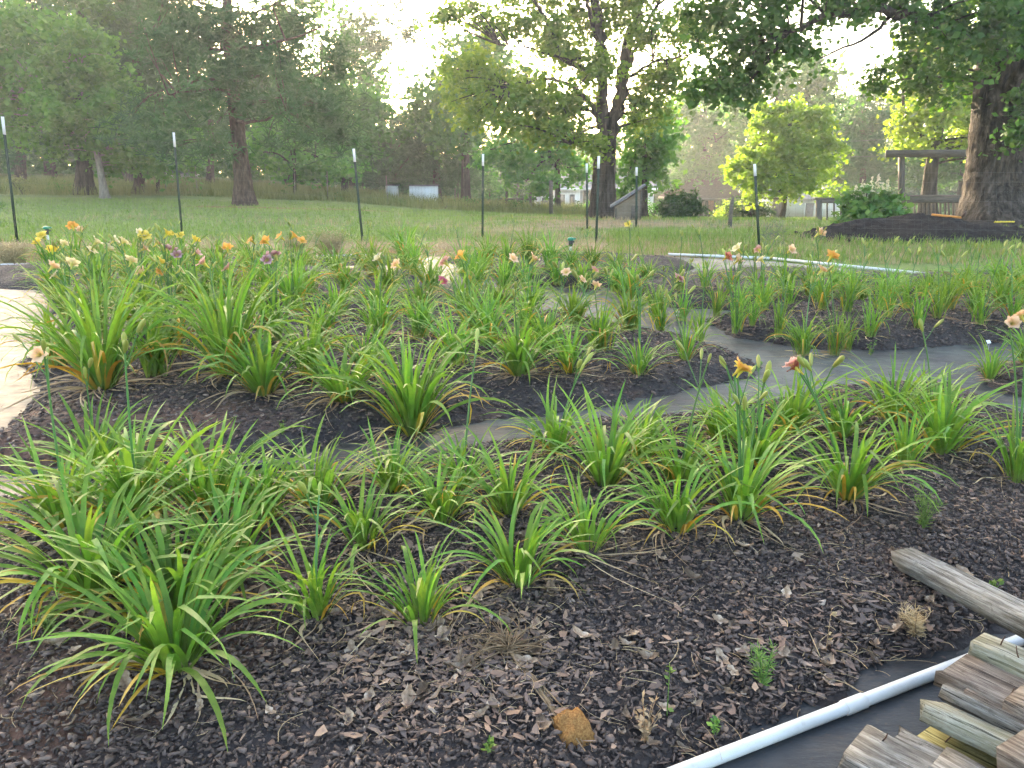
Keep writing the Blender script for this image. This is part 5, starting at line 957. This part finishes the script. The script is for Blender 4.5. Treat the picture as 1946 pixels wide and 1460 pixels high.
def board(label, a, d, L, w_, h_, mi, roll=0., nails=()):
    """a: centre of the near end, d: direction of the length"""
    d = np.asarray(d, float); d /= np.linalg.norm(d); Mx = basis(d); cr = Matrix.Rotation(roll, 3, 'X')
    nseg = 14; xs = np.linspace(0, L, nseg); V = []; prof = [(-.5, -.5), (-.46, -.5), (.46, -.5), (.5, -.46), (.5, .46), (.46, .5), (-.46, .5), (-.5, .44)]
    for i, x in enumerate(xs):
        bow = .004 * math.sin(x * 2.1 + a[0] * 9)
        for (py_, pz) in prof:
            ch = rng.normal(0, .0016, 2); ex = rng.normal(0, .009) if i in (0, nseg - 1) else 0; chip = (-.09 * rng.random() if rng.random() < .14 else 0)
            V.append((x + ex, py_ * w_ * (1 + chip) + ch[0] + bow, pz * h_ * (1 + chip) + ch[1]))
    V = np.array(V); k = len(prof); i = np.arange(nseg - 1)[:, None] * k; j = np.arange(k)[None]; jn = (j + 1) % k; F = np.stack([i + j, i + jn, i + k + jn, i + k + j], -1).reshape(-1, 4).tolist()
    o_ = (nseg - 1) * k; F += [[7, 6, 1, 0], [6, 5, 2, 1], [5, 4, 3, 2], [o_, o_ + 1, o_ + 6, o_ + 7], [o_ + 1, o_ + 2, o_ + 5, o_ + 6], [o_ + 2, o_ + 3, o_ + 4, o_ + 5]]
    root = thing('timber_board', label, 'board', a, 0, 'old timber boards in the pile'); mt = Matrix(Mx.tolist()) @ cr; root.rotation_euler = mt.to_euler()
    o = link('plank', mesh('plank', V, np.array(F), WM[mi]), root)
    for (x, y, ang) in nails:
        m = MB(); p0 = np.array([x, y * w_, h_ / 2 - .01]); p1 = p0 + np.array([math.sin(ang) * .05, rng.normal(0, .006), .045]); m.tube([p0, (p0 + p1) / 2 + rng.normal(0, .002, 3), p1], [.0022, .0020, .0012], 6); m.obj('nail', M['rust'], root)
def pz(px_, py_, z): d = ray(px_, py_); return np.array([0, 0, CAMZ]) + d * ((z - CAMZ) / d[2])
g = lambda px_, py_: float(at(px_, py_)[2])
z0 = g(1800, 1350) + .01
def bd(label, e, far_, za, zb, L, w_, h_, mi, roll=0, nails=()):
    a = pz(*e, z0 + za); b = pz(*far_, z0 + zb); board(label, a, b - a, L, w_, h_, mi, roll, nails)
bd('long grey board reaching out of the pile towards the bed, uppermost', (1716, 1060), (1946, 1178), .13, .24, 1.7, .092, .062, 0, R(6))
bd('short grey board end under the long board, far side', (1862, 1228), (1960, 1272), .20, .21, 1.0, .09, .055, 2, 0, ((.05, .1, .3), (.12, -.2, -.2)))
bd('grey board end nearest the right edge with two nails', (1915, 1255), (2020, 1300), .19, .20, 1.0, .09, .055, 2, 0, ((.05, .1, .2),))
bd('dark brown board with a tall nail in the middle of the pile', (1812, 1272), (1960, 1340), .17, .18, 1.0, .15, .05, 1, 0, ((.22, -.1, .05), (.22, -.04, -.25)))
bd('split brown board lying right below the dark one', (1852, 1310), (1960, 1362), .165, .17, 1.0, .12, .045, 1, R(3), ((.08, .1, .3),))
bd('brown board end at the right edge of the pile', (1930, 1330), (2040, 1385), .19, .19, 1.0, .13, .05, 1, R(-3))
bd('wide grey green board with rounded edge across the pile', (1778, 1350), (1946, 1430), .12, .135, 1.1, .185, .05, 2, R(-24), ((.1, .35, .3),))
bd('yellow green board lowest in the pile', (1745, 1412), (1890, 1490), .045, .05, 1.0, .15, .045, 3, 0, ((.05, .2, .5),))
bd('short brown board at the lower left corner of the pile', (1630, 1425), (1790, 1512), .075, .085, .9, .14, .06, 0, R(8), ((.04, .3, .4),))
bd('pale grey board at the bottom edge of the pile', (1790, 1455), (1920, 1530), .10, .11, .9, .12, .045, 0, R(-4))
bd('tan rough cut board at the bottom right corner', (1930, 1420), (2040, 1480), .17, .18, .8, .13, .055, 1, R(5))
bd('brown board under the lower left board', (1625, 1465), (1780, 1550), .03, .03, .9, .13, .05, 1)
bd('narrow grey board wedged between the wide board and the dark one', (1800, 1308), (1946, 1380), .15, .155, .9, .07, .04, 0, R(-8))
bd('pale splintered board beside the yellow green one', (1700, 1412), (1846, 1490), .055, .06, .9, .09, .04, 0, R(5))
# bearers hidden under the pile
for k_, (e, f) in enumerate((((1890, 1310), (2050, 1250)), ((1990, 1420), (2150, 1330)))):
    bd(('cross plank carrying the timber pile, far one', 'cross plank carrying the timber pile, near one')[k_], e, f, .06, .06, .6, .10, .10, 1)
# ------------------------------------------------------------------ litter and weeds
def leafy(L, wd, curl, seed):
    r_ = np.random.default_rng(seed); n, m = 7, 4; s = np.linspace(0, 1, n + 1); u = np.linspace(-1, 1, m + 1); S, U = np.meshgrid(s, u, indexing='ij'); lobes = 1 + .28 * np.sin(S * 14 + r_.random() * 6)
    wv = wd * np.sin(np.pi * np.clip(S * .9 + .06, 0, 1)) ** .8 * lobes; V = np.stack([(S - .5) * L, U * wv * .5 + .05 * L * np.sin(S * 3), curl * L * ((S - .5) ** 2 * 1.4 + U ** 2 * .16) + r_.normal(0, .03 * L, S.shape) * .35 + .004], -1).reshape(-1, 3)
    i = np.arange(n)[:, None] * (m + 1) + np.arange(m)[None]; return mesh('dead_leaf', V, np.stack([i, i + 1, i + m + 2, i + m + 1], -1).reshape(-1, 4), M['deadleaf'], None, True)
DL = [leafy(.085, .045, .25 + .1 * i, i) for i in range(7)] + [leafy(.07, .02, .5, 10 + i) for i in range(4)]
spots_l = [(740, 1400), (800, 1385), (775, 1395), (830, 1390), (900, 1335), (880, 1350), (940, 1290), (860, 1240), (820, 1260), (1000, 1300), (1030, 1440), (1180, 1430), (1190, 1405), (1290, 1420), (1300, 1440), (1230, 1440), (1500, 1305), (1570, 1290), (1600, 1280), (1640, 1240), (1690, 1230), (1720, 1195), (1750, 1200), (1660, 1250), (1560, 1265), (1530, 1110), (1410, 1098), (1370, 1290), (1390, 1310), (1380, 1340), (1480, 1360), (1320, 1370), (1880, 940), (1830, 945), (1900, 950), (1850, 935), (1885, 955), (1700, 1215), (1600, 1240), (1490, 1180), (1760, 1180), (1800, 1190), (1240, 1040), (1180, 1070), (1150, 1085), (1190, 1095), (1000, 1130), (950, 1180), (700, 1260), (640, 1300), (720, 1230), (150, 1250), (60, 1220), (120, 1350), (520, 1420), (180, 1420), (30, 1400), (250, 1370)]
LANDM = [(335, 1268, 'under the largest front clump'), (600, 1172, 'by the second clump of the nearest row'), (800, 1175, 'by the third clump of the nearest row'), (985, 1092, 'by the fourth clump of the nearest row'), (1117, 1047, 'by the fifth clump of the nearest row'), (1285, 1012, 'by the sixth clump of the nearest row'), (1405, 985, 'by the seventh clump of the nearest row'), (1608, 942, 'by the eighth clump of the nearest row'), (1900, 930, 'by the rightmost clump of the nearest row'), (965, 1245, 'around the dried root clump'), (1088, 1378, 'beside the coir block'), (1225, 1410, 'beside the dead whitish weed'), (1450, 1298, 'beside the feathery pale weed'), (1755, 1000, 'beside the feathery green weed'), (1570, 1200, 'around the reddish weed stalk'), (1740, 1190, 'near the dry grass tuft'), (1500, 1370, 'along the white pipe'), (1780, 1110, 'beside the long grey board'), (95, 1210, 'by the moss like weed'), (100, 1400, 'in the lower left corner'), (450, 1420, 'at the bottom edge left of the middle'), (750, 1390, 'at the bottom edge left of the coir block'), (690, 1035, 'among the second row clumps'), (1250, 1180, 'in the bare middle of the front bed'), (1350, 1340, 'between pale weed and picture bottom')]
k = 0
for px_, py_ in spots_l + [(rng.uniform(0, 1900), rng.uniform(960, 1455)) for _ in range(90)] + [(rng.normal(880, 110), rng.normal(1300, 70)) for _ in range(45)] + [(rng.normal(1600, 140), rng.normal(1260, 50)) for _ in range(35)]:
    p = at(px_, min(py_, 1458)); xy = p[:2]
    if sdf(BEDS['A'][0], np.array([xy[0]]), np.array([xy[1]]))[0] < .02: continue
    o = link('dead_leaf', DL[int(rng.integers(len(DL)))], None, (xy[0], xy[1], zon(*xy) + .012), (rng.normal(0, .25), rng.normal(0, .25), rng.random() * 6.28), .38 + .6 * rng.random()); nm = min(LANDM, key=lambda q_: math.hypot(q_[0] - px_, (q_[1] - py_) * 1.6))[2]; sz = 'tiny' if o.scale[0] < .53 else ('small' if o.scale[0] < .68 else ('middling' if o.scale[0] < .83 else 'big')); tag(o, '%s brown dead leaf %s' % (sz, nm), 'dead leaf', 'dead leaves on the mulch'); k += 1
q = np.array([at(rng.normal(*a), min(rng.normal(*b), 1465))[:2] for a, b, n in (((850, 150), (1310, 80), 1500), ((1560, 180), (1260, 60), 900), ((1500, 300), (1000, 60), 700), ((600, 300), (1150, 90), 900)) for _ in range(n)]); q = q[sdf(BEDS['A'][0], q[:, 0], q[:, 1]) > .01]
LIT = chips(q, bed_z('A', q[:, 0], q[:, 1]) + .006, .02 + .06 * rng.random(len(q)) ** 2, 'leaf_litter', bedroot['A'], False); la = LIT.data.attributes['v']; la.data.foreach_set('value', np.repeat(.5 + .46 * rng.random(len(q)), 6).astype(np.float32))
# dry stalks and straw, uncountable
mb_ = MB()
for _ in range(700):
    px_, py_ = (rng.uniform(0, 1940), rng.uniform(880, 1460)) if rng.random() < .55 else ((rng.normal(900, 140), rng.normal(1290, 80)) if rng.random() < .6 else (rng.normal(1650, 150), rng.normal(1240, 60)))
    p = at(px_, min(py_, 1470)); x, y = p[:2]
    if y > 4.5 or sdf(BEDS['A'][0], np.array([x]), np.array([y]))[0] < .0: continue
    z = zon(x, y) + .014; a = rng.random() * 6.28; L = .03 + .12 * rng.random() ** 2; d = np.array([math.cos(a), math.sin(a), 0]); n_ = np.array([-d[1], d[0], 0]); q = np.array([x, y, z]); mb_.tube(bezier(q, q + d * L * .5 + n_ * rng.normal(0, .3) * L + [0, 0, .012 * rng.random()], q + d * L, 5), (.0006 + .0012 * rng.random() ** 2), 4, False)
V, F = mb_.data(); o = struct(link('straw_litter', mesh('straw_litter', V, F, M['lily_dry'], {'v': rng.random(len(V)), 's': np.full(len(V), .5)}, True)), 'stuff'); tag(o, 'thin dry stalks and straw strewn over the front mulch', 'straw')
# root tangle, stalk bundle and coir block
b = onbed(965, 1245); root = thing('dried_root_clump', 'uprooted dried plant with tangled tan roots lying on the mulch', 'dead plant', b); mb_ = MB()
for _ in range(95):
    a = rng.uniform(-.5, 4.2); L = .03 + .15 * rng.random() ** 1.6; e = np.array([math.cos(a) * L * 1.1, math.sin(a) * L, .004 + .06 * rng.random()]) + np.append(rng.normal(0, .02, 2), 0); mid = e * .5 + rng.normal(0, .05, 3) + [0, 0, .02]; mid[2] = abs(mid[2]); mb_.tube(bezier((0, 0, .03), mid, e, 7), np.linspace(.0028, .0010, 7), 4, False)
for o_ in (mb_.obj('roots', M['root'], root, True),): struct(o_, 'stuff')
e = onbed(1085, 1395) - b; mb_ = MB()
for _ in range(16):
    f = .6 + .55 * rng.random(); j = rng.normal(0, .02, 3); q = e * f + j; q[2] = e[2] * f + .012 + .02 * rng.random(); mb_.tube(bezier((0, 0, .03), e * f * .5 + rng.normal(0, .012, 3) + [0, 0, .035], q, 7), np.linspace(.0042, .0018, 7), 5, False)
struct(mb_.obj('stalks', M['root'], root, True), 'stuff')
p = onbed(1088, 1378); n = 16; X, Y = np.meshgrid(np.linspace(-1, 1, n), np.linspace(-1, 1, n)); mb_ = MB(); rr = np.maximum(np.abs(X), np.abs(Y)); Z = .045 * (1 - np.clip(rr, 0, 1) ** 6) * (.8 + .4 * vnoise(X * 3 + 4, Y * 3, 2)) + .006 * vnoise(X * 12, Y * 12, 4) - .01
sh = 1 - .07 * (np.abs(X * Y)); V = np.stack([X * .052 * sh + .006 * (vnoise(X * 5, Y * 5, 7) - .5), Y * .058 * sh, Z], -1).reshape(-1, 3); id_ = np.arange(n * n).reshape(n, n)
o = link('coir_block', mesh('coir_block', V, np.stack([id_[:-1, :-1], id_[:-1, 1:], id_[1:, 1:], id_[1:, :-1]], -1).reshape(-1, 4), M['coir'], None, True), None, p, (.12, 0, R(24))); tag(o, 'square orange brown block of coir root plug on the mulch', 'coir block')
# ragged weeds
def weed(label, px_, py_, hpx, wpx, matn, stems=8, fine=True, name='weed', group=None):
    b = onbed(px_, py_); d = math.hypot(b[1], CAMZ); H = pm(hpx, d); Wd = pm(wpx, d) / 2; root = thing(name, label, 'weed', b, 0, group); mb_ = MB(); pts = []
    for _ in range(stems):
        a = rng.random() * 6.28; r1 = Wd * (.2 + .6 * rng.random()); h_ = H * (.6 + .4 * rng.random()); P = bezier((0, 0, 0), (math.cos(a) * r1 * .3, math.sin(a) * r1 * .3, h_ * .6), (math.cos(a) * r1, math.sin(a) * r1, h_), 8); mb_.tube(P, np.linspace(.0022, .001, 8), 4, False)
        for _ in range(34 if fine else 10):
            q = P[int(rng.integers(1, 8))]; dd = unit(1)[0]; dd[2] = abs(dd[2]) * .7 + .1; L = (.03 if fine else .018) * (.5 + rng.random()); pts.append((q, dd, L))
    V, F = mb_.data(); link('stems', mesh('stems', V, F, M[matn], {'v': np.full(len(V), .3), 's': np.full(len(V), .4)}), root)
    Q = np.array([p_[0] for p_ in pts]); Dd = np.array([p_[1] for p_ in pts]); L = np.array([p_[2] for p_ in pts])[:, None]; S = np.cross(Dd, unit(len(Q))); S /= np.linalg.norm(S, axis=1)[:, None]; wd_ = L * (.045 if fine else .28)
    V = np.stack([Q, Q + Dd * L * .5 + S * wd_, Q + Dd * L, Q + Dd * L * .5 - S * wd_], 1).reshape(-1, 3); V[:, 2] = np.maximum(V[:, 2], .003); struct(link('leaves', mesh('leaves', V, np.arange(len(V)).reshape(-1, 4), M[matn], {'v': np.repeat(rng.random(len(Q)), 4), 's': np.full(len(V), .4)}), root), 'stuff')
weed('feathery green weed right of the rightmost front clumps', 1755, 1000, 85, 80, 'weed', 12); weed('feathery pale weed standing alone on the mulch near the pipe', 1450, 1298, 80, 60, 'weed', 8)
weed('dead whitish weed with dry flower heads near the picture bottom', 1225, 1410, 90, 80, 'lily_dry', 9, False); weed('moss like yellow green weed at the far left', 95, 1200, 50, 90, 'lily_yellow' if False else 'weed', 16, False)
for px_, py_, lab in ((1357, 1392, 'tiny green sprout left of the white pipe'), (928, 1425, 'tiny green sprout near the picture bottom'), (1890, 1110, 'tiny green sprout behind the long board'), (535, 810, 'tiny grey green sprout in the middle bed'), (1440, 705, 'yellow green weed at the tip of the middle bed'), (1660, 632, 'pale sprouts on the right mound')): weed(lab, px_, py_, 28, 26, 'weed', 4, False, 'sprout')
weed('thin upright reddish weed stalk in the front mulch', 1570, 1235, 130, 20, 'lily_dry', 1, False); weed('thin tall seeding weed stalk left of the pale weed', 1268, 1350, 130, 24, 'weed', 1, False)
weed('dry grass tuft lying near the dark fabric', 1740, 1200, 50, 80, 'lily_dry', 14)
weed('green weed tuft in the dry strip behind the beds', 395, 452, 14, 44, 'weed', 14); weed('weed tuft left of the far maple post', 1115, 446, 12, 20, 'weed', 10)
# white plant markers
for px_, py_, lab in ((1880, 634, 'white plant marker lying on the right mound'), (1712, 792, 'pale blue plant marker between the right front clumps'), (735, 592, 'pale plant marker above the middle bed'), (1290, 560, 'small white marker in the right rear bed')):
    p = onbed(px_, py_ + 8); m = MB(); m.box((0, 0, .09), (.045, .003, .03), np.array(Matrix.Rotation(R(-35), 3, 'X'))); m.tube([[-.012, 0, -.02], [-.012, 0, .09]], .0014, 4); m.tube([[.012, 0, -.02], [.012, 0, .09]], .0014, 4); o = m.obj('plant_marker', M['white_paint']); o.location = p; o.rotation_euler = (0, 0, rng.normal(0, .4)); tag(o, lab, 'plant marker', 'plant markers')
# black plastic roll along the left path
a, b = at(40, 912), at(560, 893); m = MB(); n = 22; P = np.array([a + (b - a) * t_ + [0, .015 * math.sin(t_ * 17), .022 + .006 * math.sin(t_ * 31)] for t_ in np.linspace(0, 1, n)]); m.tube(P, .028 + .007 * np.sin(np.arange(n) * 1.7), 10, True); o = m.obj('plastic_sheet_fold', M['black_plastic'], None, True); tag(o, 'rolled up black plastic edge along the left path', 'plastic sheet')
# ------------------------------------------------------------------ haze
hz = NT('haze'); pv = hz.n('ShaderNodeVolumePrincipled'); pv.inputs['Color'].default_value = (.95, .97, 1, 1); pv.inputs['Density'].default_value = .0015; pv.inputs['Anisotropy'].default_value = .55; hz.l(pv.outputs[0], hz.out.inputs['Volume'])
m = MB(); m.box((0, 45, 11), (300, 170, 32)); struct(m.obj('haze', hz.m), 'stuff')
# the low sun itself, far beyond the wood
sm = NT('sun_disc'); em = sm.n('ShaderNodeEmission'); em.inputs[0].default_value = (1, .74, .38, 1); em.inputs[1].default_value = 25; sm.l(em.outputs[0], sm.out.inputs[0]); sm.m.cycles.emission_sampling = 'NONE'
m = MB(); th = np.linspace(0, np.pi, 13); lathe(m, [(15.5 * math.sin(a), -15.5 * math.cos(a)) for a in th], (0, 0, 0), 24); o = struct(m.obj('sun_disc', sm.m, None, True)); o.location = sdir * 3000 + Vector((0, 0, CAMZ))
